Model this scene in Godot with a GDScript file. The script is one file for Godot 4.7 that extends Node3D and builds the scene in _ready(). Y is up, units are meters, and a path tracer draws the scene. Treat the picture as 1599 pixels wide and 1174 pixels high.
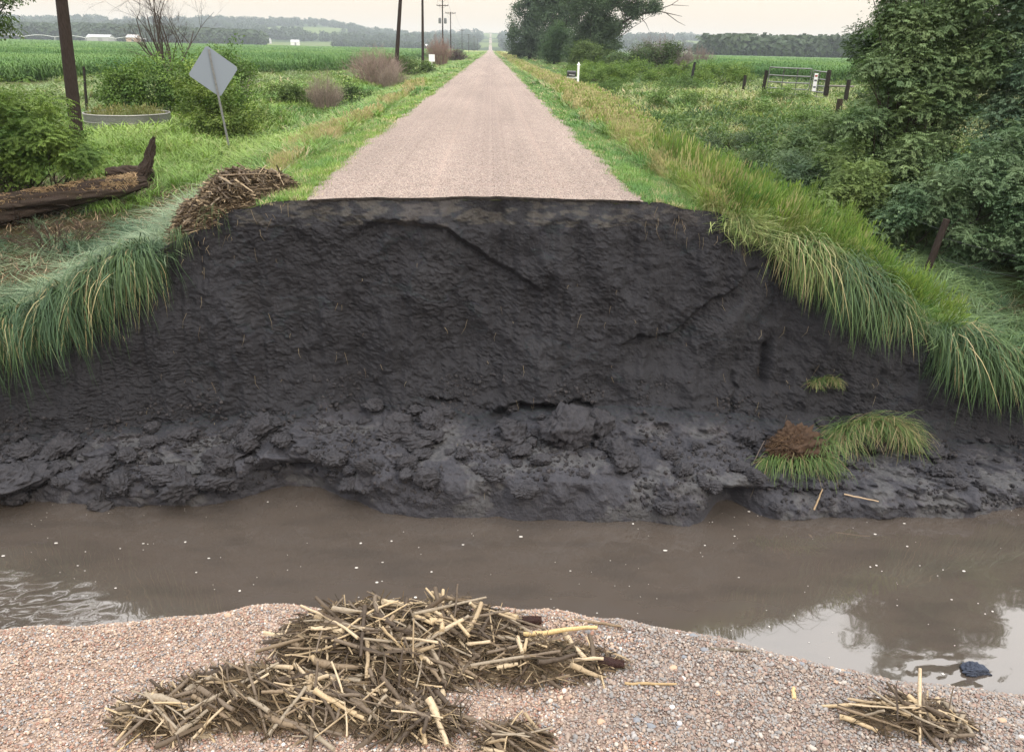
extends Node3D
# A washed-out country road: black cut bank, muddy stream, gravel brink in front, fields and hills behind.
# Axes: the road runs along -z, metres, the road surface at the far edge is y = 0. "d" is the distance -z.

const WATER := -4.82
const ROAD_X := -0.3

var rng := RandomNumberGenerator.new()
var nz := {}
var mats := {}
var taken := {}

# ------------------------------------------------------------------ mesh builder
class MB:
	var v := PackedVector3Array()
	var c := PackedColorArray()
	var ix := PackedInt32Array()

	func tri(a: Vector3, b: Vector3, d: Vector3, col: Color) -> void:
		var k := v.size()
		v.append(a); v.append(b); v.append(d)
		c.append(col); c.append(col); c.append(col)
		ix.append(k); ix.append(k + 1); ix.append(k + 2)

	func quad(a: Vector3, b: Vector3, d: Vector3, e: Vector3, col: Color) -> void:
		var k := v.size()
		v.append(a); v.append(b); v.append(d); v.append(e)
		for q in 4: c.append(col)
		for q in [0, 1, 2, 0, 2, 3]: ix.append(k + q)

	func tube(pts: Array, rad: Array, sides: int, col: Color, cap := true, wob := 0.0, seed_ := 0) -> void:
		var n := pts.size()
		var k := v.size()
		var u := Vector3.ZERO
		for i in n:
			var a: Vector3 = pts[maxi(i - 1, 0)]
			var b: Vector3 = pts[mini(i + 1, n - 1)]
			var t := (b - a).normalized()
			if u == Vector3.ZERO:
				u = t.cross(Vector3.UP if absf(t.y) < 0.9 else Vector3.RIGHT).normalized()
			u = (u - t * u.dot(t)).normalized()
			var w := t.cross(u)
			for j in sides:
				var an := TAU * j / sides
				var r: float = rad[i]
				if wob > 0.0:
					r *= 1.0 + wob * sin(j * 12.9898 + (i * 0.37) + seed_ * 7.1) + wob * 0.6 * sin(j * 4.1 + i * 2.3 + seed_)
				v.append(pts[i] + (u * cos(an) + w * sin(an)) * r)
				c.append(col)
		for i in n - 1:
			for j in sides:
				var a := k + i * sides + j
				var b := k + i * sides + (j + 1) % sides
				ix.append(a); ix.append(b + sides); ix.append(b)
				ix.append(a); ix.append(a + sides); ix.append(b + sides)
		if cap:
			for e in [0, n - 1]:
				var m := v.size()
				v.append(pts[e]); c.append(col)
				for j in sides:
					v.append(v[k + e * sides + j]); c.append(col)
				for j in sides:
					var p := m + 1 + j
					var q := m + 1 + (j + 1) % sides
					if e == 0:
						ix.append(m); ix.append(p); ix.append(q)
					else:
						ix.append(m); ix.append(q); ix.append(p)

	func box(ce: Vector3, size: Vector3, b: Basis, col: Color) -> void:
		var h := size * 0.5
		for f in [[0, 1, 2], [1, 2, 0], [2, 0, 1]]:
			for s in [-1.0, 1.0]:
				var n := Vector3.ZERO
				var e1 := Vector3.ZERO
				var e2 := Vector3.ZERO
				n[f[0]] = s * h[f[0]]
				e1[f[1]] = h[f[1]] * s
				e2[f[2]] = h[f[2]]
				quad(ce + b * (n - e1 - e2), ce + b * (n - e1 + e2), ce + b * (n + e1 + e2), ce + b * (n + e1 - e2), col)

	func mesh(mat: Material) -> ArrayMesh:
		var n := PackedVector3Array()
		n.resize(v.size())
		for i in range(0, ix.size(), 3):
			var a := v[ix[i]]
			var f := (v[ix[i + 2]] - a).cross(v[ix[i + 1]] - a)
			n[ix[i]] += f
			n[ix[i + 1]] += f
			n[ix[i + 2]] += f
		for i in n.size():
			n[i] = n[i].normalized() if n[i].length_squared() > 1e-20 else Vector3.UP
		var arr := []
		arr.resize(Mesh.ARRAY_MAX)
		arr[Mesh.ARRAY_VERTEX] = v
		arr[Mesh.ARRAY_NORMAL] = n
		arr[Mesh.ARRAY_COLOR] = c
		arr[Mesh.ARRAY_INDEX] = ix
		var m := ArrayMesh.new()
		m.add_surface_from_arrays(Mesh.PRIMITIVE_TRIANGLES, arr)
		m.surface_set_material(0, mat)
		return m

# ------------------------------------------------------------------ nodes
func numbered(called: String) -> String:
	taken[called] = taken.get(called, 0) + 1
	return called if taken[called] == 1 else "%s_%03d" % [called, taken[called] - 1]

func thing(called: String, label: String, category: String, at := Vector3.ZERO, group := "", turn := 0.0) -> Node3D:
	var o := Node3D.new()
	o.name = numbered(called)
	add_child(o)
	o.position = at
	o.rotation.y = turn
	meta(o, label, category, group)
	return o

func meta(o: Node, label := "", category := "", group := "", kind := "") -> void:
	if label: o.set_meta("label", label)
	if category: o.set_meta("category", category)
	if group: o.set_meta("group", group)
	if kind: o.set_meta("kind", kind)

func put(called: String, mesh: Mesh, parent: Node = null, xf := Transform3D()) -> MeshInstance3D:
	var o := MeshInstance3D.new()
	o.mesh = mesh
	o.transform = xf
	if parent:
		o.name = called
		parent.add_child(o, true)
	else:
		o.name = numbered(called)
		add_child(o)
	return o

func struct(called: String, mesh: Mesh, label := "") -> MeshInstance3D:
	var o := put(called, mesh)
	meta(o, label, "", "", "structure")
	return o

func multi(called: String, mesh: Mesh, xf: Array, cols: Array, parent: Node = null) -> MultiMeshInstance3D:
	var m := MultiMesh.new()
	m.transform_format = MultiMesh.TRANSFORM_3D
	m.use_colors = true
	m.mesh = mesh
	m.instance_count = xf.size()
	for i in xf.size():
		m.set_instance_transform(i, xf[i])
		m.set_instance_color(i, cols[i])
	var o := MultiMeshInstance3D.new()
	o.multimesh = m
	o.set_meta("kind", "stuff")
	if parent:
		o.name = called
		parent.add_child(o, true)
	else:
		o.name = numbered(called)
		add_child(o)
	return o

# ------------------------------------------------------------------ small maths
func noise(key: String, freq: float, seed_ := 1, oct := 3, type := FastNoiseLite.TYPE_SIMPLEX_SMOOTH, fractal := FastNoiseLite.FRACTAL_FBM) -> FastNoiseLite:
	var n := FastNoiseLite.new()
	n.noise_type = type
	n.frequency = freq
	n.seed = seed_
	n.fractal_type = fractal if oct > 1 else FastNoiseLite.FRACTAL_NONE
	n.fractal_octaves = oct
	nz[key] = n
	return n

func tab(t: Array, x: float) -> float:
	if x <= t[0][0]: return t[0][1]
	for i in range(1, t.size()):
		if x <= t[i][0]:
			return lerpf(t[i - 1][1], t[i][1], (x - t[i - 1][0]) / (t[i][0] - t[i - 1][0]))
	return t[t.size() - 1][1]

func rr(a: float, b: float) -> float:
	return rng.randf_range(a, b)

func rcol(a: Color, b: Color, jit := 0.12) -> Color:
	var k := a.lerp(b, rng.randf())
	var s := 1.0 + rr(-jit, jit)
	return Color(k.r * s, k.g * s, k.b * s)

func rdir() -> Vector3:
	var y := rr(-1, 1)
	var a := rr(0, TAU)
	var q := sqrt(maxf(0.0, 1.0 - y * y))
	return Vector3(q * cos(a), y, q * sin(a))

func smax(a: float, b: float, k: float) -> float:
	var h := maxf(k - absf(a - b), 0.0) / k
	return maxf(a, b) + h * h * k * 0.25

# ------------------------------------------------------------------ terrain
const G_LEFT := [[12.0, -2.7], [15.0, -2.15], [17.5, -1.65], [19.5, -1.2], [25.0, -0.7], [40.0, -0.65], [80.0, -0.6], [400.0, -0.5]]
const G_RIGHT := [[12.0, -3.1], [14.5, -2.6], [16.5, -2.1], [22.0, -1.35], [30.0, -0.6], [42.0, 0.0], [60.0, 0.0], [100.0, -0.2], [400.0, -0.5]]
const TOE := [[-18.0, 11.4], [-8.3, 11.25], [-7.5, 11.05], [-5.0, 10.95], [-4.3, 11.1], [-3.9, 11.25], [-3.1, 11.3], [-2.2, 11.1], [-1.7, 10.85], [-0.6, 10.67], [1.0, 10.6], [2.6, 10.55], [3.5, 10.46], [4.6, 10.5], [5.8, 10.66], [8.0, 10.72], [9.4, 11.07], [18.0, 11.3]]
const PROFILE_Z := [[0.0, 0.0], [0.08, 0.0], [0.3, 0.03], [0.55, 0.1], [0.64, 0.17], [0.68, 0.23], [0.705, 0.34], [0.78, 0.58], [0.87, 0.85], [0.9, 0.93], [0.93, 0.98], [0.97, 1.0], [1.0, 1.02]]
const PROFILE_Y := [[0.0, 0.0], [0.3, 0.33], [0.55, 0.61], [0.64, 0.725], [0.68, 0.77], [0.705, 0.79], [0.78, 0.82], [0.87, 0.853], [0.9, 0.87], [0.93, 0.92], [0.97, 1.0], [1.0, 1.1]]

func zcut(x: float) -> float:
	return tab([[-9.0, 12.75], [-4.5, 12.6], [-3.0, 12.72], [0.0, 13.0], [3.0, 13.1], [5.0, 13.15], [9.0, 12.9]], x) + nz.a.get_noise_2d(x * 3.0, 7.0) * 0.14 + nz.a.get_noise_2d(x * 14.0, 40.0) * 0.05 + nz.b.get_noise_2d(x * 9.0, 90.0) * 0.03

func hill(x: float, d: float) -> float:
	var k := smoothstep(1250.0, 2500.0, d)
	var h = k * (40.0 + 22.0 * nz.hill.get_noise_2d(x, d * 0.6))
	h += smoothstep(2500.0, 3300.0, d) * 14.0 * (0.6 + nz.hill.get_noise_2d(x * 1.7 + 900.0, d))
	var left := smoothstep(-220.0, -520.0, x) * smoothstep(900.0, 1250.0, d) * 7.0
	return maxf(0.0, h) + left

func ground_h(x: float, d: float) -> float:
	var s := x - ROAD_X
	var a := absf(s)
	var g: float = tab(G_LEFT, d) if s < 0.0 else tab(G_RIGHT, d)
	var ratio := tab([[12.5, 0.5], [15.0, 0.45], [20.0, 0.26], [30.0, 0.16], [60.0, 0.12]], d)
	if s > 0.0: ratio *= tab([[12.5, 0.85], [20.0, 1.2], [40.0, 1.0]], d)
	var emb := -0.10 - maxf(0.0, a - (3.9 if s < 0.0 else 4.25)) * ratio - maxf(0.0, a - 3.0) * 0.05
	var h: float
	if a < 3.2:
		h = 0.05 * (1.0 - a * a / 9.0) - 0.02
	else:
		h = smax(g, emb, 0.6)
		h = lerpf(0.05 * (1.0 - 3.2 * 3.2 / 9.0) - 0.02, h, smoothstep(3.2, 3.7, a))
	var off := smoothstep(3.3, 6.0, a)
	h += off * (nz.a.get_noise_2d(x, d) * 0.22 + nz.b.get_noise_2d(x, d) * 0.06)
	# a shallow ditch at the foot of the embankment further along
	if a > 4.5 and a < 14.0:
		h -= 0.45 * smoothstep(20.0, 32.0, d) * (1.0 - smoothstep(90.0, 200.0, d)) * exp(-pow((a - 7.8) / 1.9, 2.0))
	if d > 850.0: h += hill(x, d)
	return h

func ground_at(x: float, d: float, up := 0.0) -> Vector3:
	return Vector3(x, ground_h(x, d) + up, -d)

func face_base(x: float, v: float) -> Vector3:
	var zc := zcut(x)
	var zt := tab(TOE, x)
	var top := ground_h(x, zc)
	return Vector3(x, lerpf(top, WATER, tab(PROFILE_Y, v)), -lerpf(zc, zt, tab(PROFILE_Z, v)))

func face_point(x: float, v: float) -> Vector3:
	var p := face_base(x, v)
	var e := smoothstep(0.0, 0.07, v)
	var w := smoothstep(0.62, 0.72, v)
	var tall := clampf((ground_h(x, zcut(x)) - WATER) / 4.0, 0.15, 1.0)
	var q := Vector3(p.x, p.y * 1.1, p.z)
	var d: float = nz.f1.get_noise_3d(q.x * 1.3, q.y * 0.6, q.z) * 0.36 * tall
	d += nz.f2.get_noise_3d(q.x * 0.9, q.y * 0.6, q.z) * 0.11
	d += nz.f3.get_noise_3d(q.x * 0.9, q.y * 0.9, q.z) * 0.035
	var rg: float = clampf(0.8 + 1.3 * nz.f1.get_noise_3d(q.x * 1.7 + 30.0, q.y * 1.7, 4.0), 0.3, 1.35)
	d += nz.f4.get_noise_3d(q.x, q.y, q.z) * 0.022 * rg
	d += nz.f5.get_noise_3d(q.x, q.y, q.z) * 0.018 * rg
	d += nz.f3.get_noise_3d(q.x * 0.8, q.y * 0.1, 3.0) * 0.085 * (1.0 - w)
	var wx: float = p.x + nz.f3.get_noise_3d(q.x, q.y, q.z) * 0.22
	var wy: float = p.y * 1.25 + nz.f3.get_noise_3d(q.x + 40.0, q.y, q.z) * 0.16
	var c2: float = nz.cell2.get_noise_3d(wx, wy, p.z)
	if w > 0.0:
		var c1: float = nz.cell.get_noise_3d(wx, wy, p.z)
		var slab := 1.0 - 0.6 * smoothstep(-2.0, -1.0, p.x) * (1.0 - smoothstep(4.2, 5.0, p.x)) * smoothstep(0.76, 0.82, v)
		d += w * slab * ((c1 + 0.55) * -0.36 + (c2 + 0.6) * -0.16)
	else:
		d += (c2 + 0.6) * -0.045 * smoothstep(-0.35, 0.25, nz.f1.get_noise_3d(q.x * 2.0, q.y * 2.0, 9.0))
	# the arched scar under the road's edge: earth fell away below this line
	if p.x > -2.6 and p.x < 1.1:
		var line = tab([[-2.6, -0.75], [-1.9, -0.3], [-0.7, -0.42], [0.05, -0.98], [0.7, -1.4], [1.1, -1.6]], p.x) + nz.b.get_noise_2d(p.x * 2.0, 3.0) * 0.1
		var below = line - p.y
		d -= 0.15 * smoothstep(-0.02, 0.1, below) * (1.0 - smoothstep(0.25, 1.3, below)) * smoothstep(-2.6, -1.7, p.x) * (1.0 - smoothstep(0.75, 1.1, p.x))
	# a second, fainter step to the right
	if p.x > 2.2 and p.x < 5.0:
		var line2 = tab([[2.2, -2.5], [3.4, -2.3], [4.2, -1.6], [5.0, -0.9]], p.x) + nz.b.get_noise_2d(p.x * 2.0, 9.0) * 0.16
		var b2 = line2 - p.y
		d -= 0.13 * smoothstep(-0.01, 0.06, b2) * (1.0 - smoothstep(0.2, 0.8, b2)) * smoothstep(2.2, 2.7, p.x) * (1.0 - smoothstep(4.6, 5.0, p.x))
	# gaping crack where the slump broke off
	var cr = tab([[-1.2, -3.55], [-0.4, -3.62], [0.1, -3.8], [0.7, -3.66], [1.6, -3.58], [2.2, -3.66]], p.x) + nz.b.get_noise_2d(p.x * 3.0, 1.0) * 0.08
	d -= 0.32 * exp(-pow((p.y - cr) / 0.055, 2.0)) * smoothstep(-0.1, 0.3, p.x) * (1.0 - smoothstep(1.5, 2.1, p.x))
	d -= 0.16 * exp(-pow((p.y - cr - 0.05) / 0.04, 2.0)) * smoothstep(-1.2, -1.0, p.x) * (1.0 - smoothstep(-0.6, -0.4, p.x))
	# upright slot on the right
	d -= 0.24 * exp(-pow((p.x - 5.15 - nz.b.get_noise_2d(p.y * 3.0, 2.0) * 0.1) / 0.09, 2.0)) * smoothstep(-3.5, -3.2, p.y) * (1.0 - smoothstep(-2.7, -2.3, p.y))
	d -= 0.14 * exp(-pow((p.x - 4.55 - nz.b.get_noise_2d(p.y * 3.0, 5.0) * 0.2) / 0.06, 2.0)) * smoothstep(-4.0, -3.7, p.y) * (1.0 - smoothstep(-3.3, -3.0, p.y))
	# buttress on the left
	d += 0.22 * exp(-pow((p.x + 4.75 + p.y * 0.12) / 0.5, 2.0)) * smoothstep(0.08, 0.3, v) * (1.0 - w)
	d -= 0.2 * exp(-pow((p.x + 4.0 + p.y * 0.05) / 0.4, 2.0)) * smoothstep(0.1, 0.35, v) * (1.0 - w)
	d *= e * (1.0 - 0.55 * smoothstep(0.91, 0.96, v))
	# cave at the waterline, undercut alcove
	d -= 0.75 * exp(-pow((p.x - 4.15) / 0.42, 2.0)) * smoothstep(0.89, 0.925, v)
	d -= 0.45 * exp(-pow((p.x + 3.3) / 0.8, 2.0)) * smoothstep(0.88, 0.92, v)
	var n := Vector3(0, lerpf(0.1, 0.62, w * (1.0 - smoothstep(0.88, 0.93, v))), 1.0).normalized()
	return p + n * d

const LIP := [[-6.0, 1.7], [-3.5, 2.15], [-2.0, 2.44], [-1.6, 2.51], [-0.9, 2.59], [0.25, 2.55], [0.65, 2.47], [1.1, 2.36], [1.6, 2.18], [2.05, 2.09], [3.0, 1.85], [6.0, 1.2]]

func near_h(x: float, d: float) -> float:
	var lip = tab(LIP, x) + nz.b.get_noise_2d(x * 2.0, 55.0) * 0.05
	var h := 0.17 + clampf(lip - d, 0.0, 1.5) * 0.06
	var o = d - (lip - 0.06)
	if o > 0.0:
		h -= 1.15 * o * o / (o + 0.12)
	h += nz.b.get_noise_2d(x * 1.5, d * 1.5) * 0.035 + nz.a.get_noise_2d(x * 3.0, d * 3.0) * 0.02
	return maxf(h, -5.6)

func grid(nx: int, ny: int, at: Callable, col: Callable, mat: Material, flip := false) -> ArrayMesh:
	var b := MB.new()
	b.v.resize(nx * ny)
	b.c.resize(nx * ny)
	for j in ny:
		for i in nx:
			var p: Vector3 = at.call(i, j)
			b.v[j * nx + i] = p
			b.c[j * nx + i] = col.call(p, i, j)
	b.ix.resize((nx - 1) * (ny - 1) * 6)
	var k := 0
	for j in ny - 1:
		for i in nx - 1:
			var a := j * nx + i
			var e := [a, a + nx, a + nx + 1, a, a + nx + 1, a + 1] if flip else [a, a + nx + 1, a + nx, a, a + 1, a + nx + 1]
			for q in 6:
				b.ix[k + q] = e[q]
			k += 6
	return b.mesh(mat)

# ------------------------------------------------------------------ materials
func lin(r: float, g: float, b: float) -> Color:
	return Color(r, g, b).linear_to_srgb()

func ntex(freq: float, cols: Array, offs: Array, seed_: int, size := 512, type := FastNoiseLite.TYPE_SIMPLEX_SMOOTH, oct := 4, cell_ret := -1) -> NoiseTexture2D:
	var n := FastNoiseLite.new()
	n.noise_type = type
	n.frequency = freq
	n.seed = seed_
	n.fractal_octaves = oct
	if oct <= 1: n.fractal_type = FastNoiseLite.FRACTAL_NONE
	if cell_ret >= 0: n.cellular_return_type = cell_ret
	var t := NoiseTexture2D.new()
	t.width = size
	t.height = size
	t.seamless = true
	t.noise = n
	if cols.size():
		var g := Gradient.new()
		g.offsets = PackedFloat32Array(offs)
		g.colors = PackedColorArray(cols)
		t.color_ramp = g
	return t

func mat(key: String, col: Color, rough := 0.85, vcol := true, spec := 0.35) -> StandardMaterial3D:
	var m := StandardMaterial3D.new()
	m.resource_name = key
	m.albedo_color = col
	m.roughness = rough
	m.metallic_specular = spec
	m.vertex_color_use_as_albedo = vcol
	mats[key] = m
	return m

func tri_tex(m: StandardMaterial3D, albedo: Texture2D, scale: float, height: Texture2D = null, cm := 0.0) -> void:
	m.uv1_triplanar = true
	m.uv1_world_triplanar = true
	m.uv1_scale = Vector3.ONE * scale
	m.albedo_texture = albedo
	if height:
		m.heightmap_enabled = true
		m.heightmap_texture = height
		m.heightmap_scale = cm

func make_materials() -> void:
	var w := Color.WHITE
	var soil := mat("soil", w, 0.82, true, 0.3)
	tri_tex(soil, ntex(0.02, [lin(0.55, 0.55, 0.57), lin(0.85, 0.85, 0.87), lin(1, 1, 1), lin(0.9, 0.82, 0.8)], [0.0, 0.4, 0.65, 1.0], 4, 1024, FastNoiseLite.TYPE_SIMPLEX_SMOOTH, 6), 0.45, ntex(0.035, [], [], 8, 1024, FastNoiseLite.TYPE_SIMPLEX_SMOOTH, 6), 2.2)
	var turf := mat("turf", w, 0.95, true, 0.2)
	tri_tex(turf, ntex(0.03, [lin(0.45, 0.4, 0.3), lin(0.8, 0.85, 0.6), lin(1, 1, 0.9)], [0.0, 0.5, 1.0], 12, 512), 0.6)
	var chips := ntex(0.13, [lin(0.18, 0.165, 0.165), lin(0.55, 0.48, 0.46), lin(0.9, 0.82, 0.78), lin(1.3, 1.25, 1.2)], [0.0, 0.3, 0.62, 1.0], 21, 1024, FastNoiseLite.TYPE_CELLULAR, 1, FastNoiseLite.RETURN_CELL_VALUE)
	var road := mat("chip_seal", w, 0.85, true, 0.3)
	tri_tex(road, chips, 0.45, ntex(0.13, [], [], 21, 1024, FastNoiseLite.TYPE_CELLULAR, 1, FastNoiseLite.RETURN_DISTANCE), -1.2)
	var gravel := mat("gravel_bed", w, 0.8, true, 0.35)
	tri_tex(gravel, ntex(0.11, [lin(0.12, 0.09, 0.078), lin(0.3, 0.22, 0.18), lin(0.42, 0.32, 0.265), lin(0.56, 0.48, 0.42)], [0.0, 0.35, 0.7, 1.0], 33, 1024, FastNoiseLite.TYPE_CELLULAR, 1, FastNoiseLite.RETURN_CELL_VALUE), 1.3, ntex(0.11, [], [], 33, 1024, FastNoiseLite.TYPE_CELLULAR, 1, FastNoiseLite.RETURN_DISTANCE), -0.8)
	var water := mat("muddy_water", lin(0.075, 0.063, 0.054), 0.03, false, 0.7)
	tri_tex(water, ntex(0.008, [lin(0.86, 0.86, 0.86), lin(1, 0.98, 0.96), lin(1.0, 1.0, 1.0)], [0.2, 0.55, 0.85], 17, 512, FastNoiseLite.TYPE_SIMPLEX_SMOOTH, 5), 0.3)
	water.uv1_scale = Vector3(0.12, 0.3, 0.35)
	water.clearcoat_enabled = true
	water.clearcoat = 1.0
	water.clearcoat_roughness = 0.03
	var bark := mat("bark", w, 0.9, true, 0.2)
	tri_tex(bark, ntex(0.05, [lin(0.4, 0.38, 0.36), lin(0.9, 0.88, 0.85), lin(1, 1, 1)], [0.0, 0.6, 1.0], 41, 512), 1.4, ntex(0.05, [], [], 42, 512), 2.0)
	var leaf := mat("leaf", w, 0.6, true, 0.35)
	leaf.backlight_enabled = true
	leaf.backlight = Color(0.62, 0.68, 0.42)
	var blade := mat("grass_blade", w, 0.55, true, 0.4)
	blade.backlight_enabled = true
	blade.backlight = Color(0.62, 0.66, 0.45)
	var straw := mat("straw", w, 0.7, true, 0.35)
	tri_tex(straw, ntex(0.03, [lin(0.5, 0.46, 0.4), lin(0.95, 0.93, 0.9), lin(1, 1, 1)], [0.0, 0.45, 1.0], 51, 512), 6.0)
	mat("stone", w, 0.7, true, 0.4)
	mat("plain", w, 0.6, true, 0.4)
	var wood := mat("post_wood", w, 0.9, true, 0.2)
	tri_tex(wood, ntex(0.02, [lin(0.5, 0.48, 0.46), lin(1, 1, 1)], [0.2, 0.9], 61, 512), 1.0, ntex(0.03, [], [], 62, 512), 0.8)
	wood.uv1_scale = Vector3(3.0, 0.4, 3.0)
	var zinc := mat("galvanised", w, 0.42, true, 0.5)
	zinc.metallic = 0.65
	tri_tex(zinc, ntex(0.03, [lin(0.7, 0.7, 0.7), lin(1, 1, 1)], [0.2, 0.9], 71, 256), 1.5)
	var alu := mat("sign_back", lin(0.205, 0.235, 0.285), 0.55, false, 0.5)
	alu.metallic = 0.2
	mat("white_paint", lin(0.78, 0.79, 0.8), 0.5, false, 0.5)
	mat("black_paint", lin(0.03, 0.03, 0.035), 0.4, false, 0.5)
	mat("foam", lin(0.5, 0.48, 0.45), 0.7, false, 0.3)

# ------------------------------------------------------------------ plant meshes
func tuft(n: int, h: float, spread: float, width: float, droop: float, seed_: int, base: Color, heads := 0.0) -> ArrayMesh:
	rng.seed = seed_
	var b := MB.new()
	for k in n:
		var an := rr(0, TAU)
		var root := Vector3(cos(rr(0, TAU)), 0, sin(rr(0, TAU))) * rr(0, spread)
		var out := Vector3(cos(an), 0, sin(an))
		var side := Vector3(-out.z, 0, out.x)
		var L := h * rr(0.55, 1.1)
		var lean := rr(0.05, 0.5) + droop * rr(0.2, 1.0)
		var col := rcol(base, base * 1.25, 0.15)
		strip(b, root, out, side, L, lean, width * rr(0.7, 1.2), col)
		if rng.randf() < heads:
			var tip := root + out * L * lean * 0.45 + Vector3.UP * L * 0.95
			b.tube([tip - Vector3.UP * 0.02, tip + Vector3.UP * h * 0.06 + out * 0.01, tip + Vector3.UP * h * 0.16 + out * 0.03], [0.002, width * 1.1, 0.001], 3, Color(1.1, 1.04, 0.92) * base, false)
	return b.mesh(mats.grass_blade)

func strip(b: MB, root: Vector3, out: Vector3, side: Vector3, L: float, lean: float, w: float, col: Color) -> void:
	var prev := root
	var wp := w
	var ang := lean * 0.25
	var seg := 4
	for s in seg:
		ang += lean * 0.55
		var nx := prev + (Vector3.UP * cos(ang) + out * sin(ang)) * (L / seg)
		var wn := w * (1.0 - float(s + 1) / seg * 0.85)
		if s == seg - 1:
			b.tri(prev - side * wp * 0.5, nx, prev + side * wp * 0.5, col)
		else:
			b.quad(prev - side * wp * 0.5, nx - side * wn * 0.5, nx + side * wn * 0.5, prev + side * wp * 0.5, col)
		prev = nx
		wp = wn

func hanging(n: int, L: float, width: float, seed_: int) -> ArrayMesh:
	rng.seed = seed_
	var b := MB.new()
	for k in n:
		var root := Vector3(rr(-0.15, 0.15), rr(-0.03, 0.05), rr(-0.2, 0.12))
		var an := rr(-1.3, 1.3)
		var out := Vector3(sin(an), 0, cos(an))
		var side := Vector3(out.z, 0, -out.x)
		var len := L * (0.3 + 0.9 * sqrt(rng.randf()))
		var prev := root
		var up := rr(0.1, 1.25)
		var fall := rr(0.35, 0.8)
		var endang := rr(-1.5, -1.15)
		var w0 := width * rr(0.6, 1.2)
		var wp := w0
		var col := rcol(Color(0.62, 0.72, 0.62), Color(1.3, 1.25, 1.05), 0.2)
		if rng.randf() < 0.07: col = rcol(Color(1.5, 1.15, 0.9), Color(2.0, 1.6, 1.2))
		var seg := 7
		for s in seg:
			var t := float(s) / (seg - 1)
			var ang := lerpf(up, endang, smoothstep(0.0, fall, t)) + rr(-0.1, 0.1)
			out = out.rotated(Vector3.UP, rr(-0.12, 0.12))
			var nx := prev + (out * cos(ang) + Vector3.UP * sin(ang)) * (len / seg)
			var wn := w0 * (1.0 - t * t * 0.9)
			if s == seg - 1:
				b.tri(prev - side * wp * 0.5, nx, prev + side * wp * 0.5, col)
			else:
				b.quad(prev - side * wp * 0.5, nx - side * wn * 0.5, nx + side * wn * 0.5, prev + side * wp * 0.5, col)
			prev = nx
			wp = wn
	return b.mesh(mats.grass_blade)

func leaf_shape(b: MB, p: Vector3, dir: Vector3, nrm: Vector3, L: float, W: float, col: Color) -> void:
	var s := dir.cross(nrm).normalized()
	var mid := p + dir * L * 0.45
	var tip := p + dir * L - nrm * L * 0.12
	b.tri(p, mid + s * W * 0.5 + nrm * W * 0.16, tip, col)
	b.tri(p, tip, mid - s * W * 0.5 + nrm * W * 0.16, col)

func spray(n: int, size: float, leaf_l: float, leaf_w: float, seed_: int) -> ArrayMesh:
	rng.seed = seed_
	var b := MB.new()
	for k in n:
		var p := rdir() * size * rr(0.25, 1.0)
		p.y *= 0.6
		var dir := (p.normalized() * 0.8 + rdir() * 0.7 + Vector3.DOWN * 0.35).normalized()
		var up := (Vector3.UP * 1.0 + rdir() * 0.6).normalized()
		var nrm := (up - dir * up.dot(dir)).normalized()
		leaf_shape(b, p, dir, nrm, leaf_l * rr(0.7, 1.2), leaf_w * rr(0.7, 1.2), rcol(Color(0.8, 0.8, 0.8), Color(1.2, 1.2, 1.1), 0.12))
	return b.mesh(mats.leaf)

func frond(n: int, size: float, leaf_l: float, leaf_w: float, seed_: int) -> ArrayMesh:
	rng.seed = seed_
	var b := MB.new()
	for k in n:
		var an := TAU * k / n + rr(-0.4, 0.4)
		var dir := Vector3(cos(an), rr(-0.1, 0.55), sin(an)).normalized()
		var p := rdir() * size * 0.12
		var col := rcol(Color(0.82, 0.82, 0.8), Color(1.2, 1.2, 1.1), 0.1)
		for s in 6:
			p += dir * size / 6.0
			dir = (dir + Vector3.DOWN * 0.16).normalized()
			var side := dir.cross(Vector3.UP).normalized()
			var nrm := side.cross(dir).normalized()
			for q in [-1.0, 1.0]:
				leaf_shape(b, p, (side * q * 0.9 + dir * 0.6 + Vector3.DOWN * 0.25).normalized(), nrm, leaf_l * rr(0.75, 1.15), leaf_w * rr(0.8, 1.2), col)
		leaf_shape(b, p, dir, Vector3.UP, leaf_l, leaf_w, col)
	return b.mesh(mats.leaf)

var sprays := {}

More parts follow.
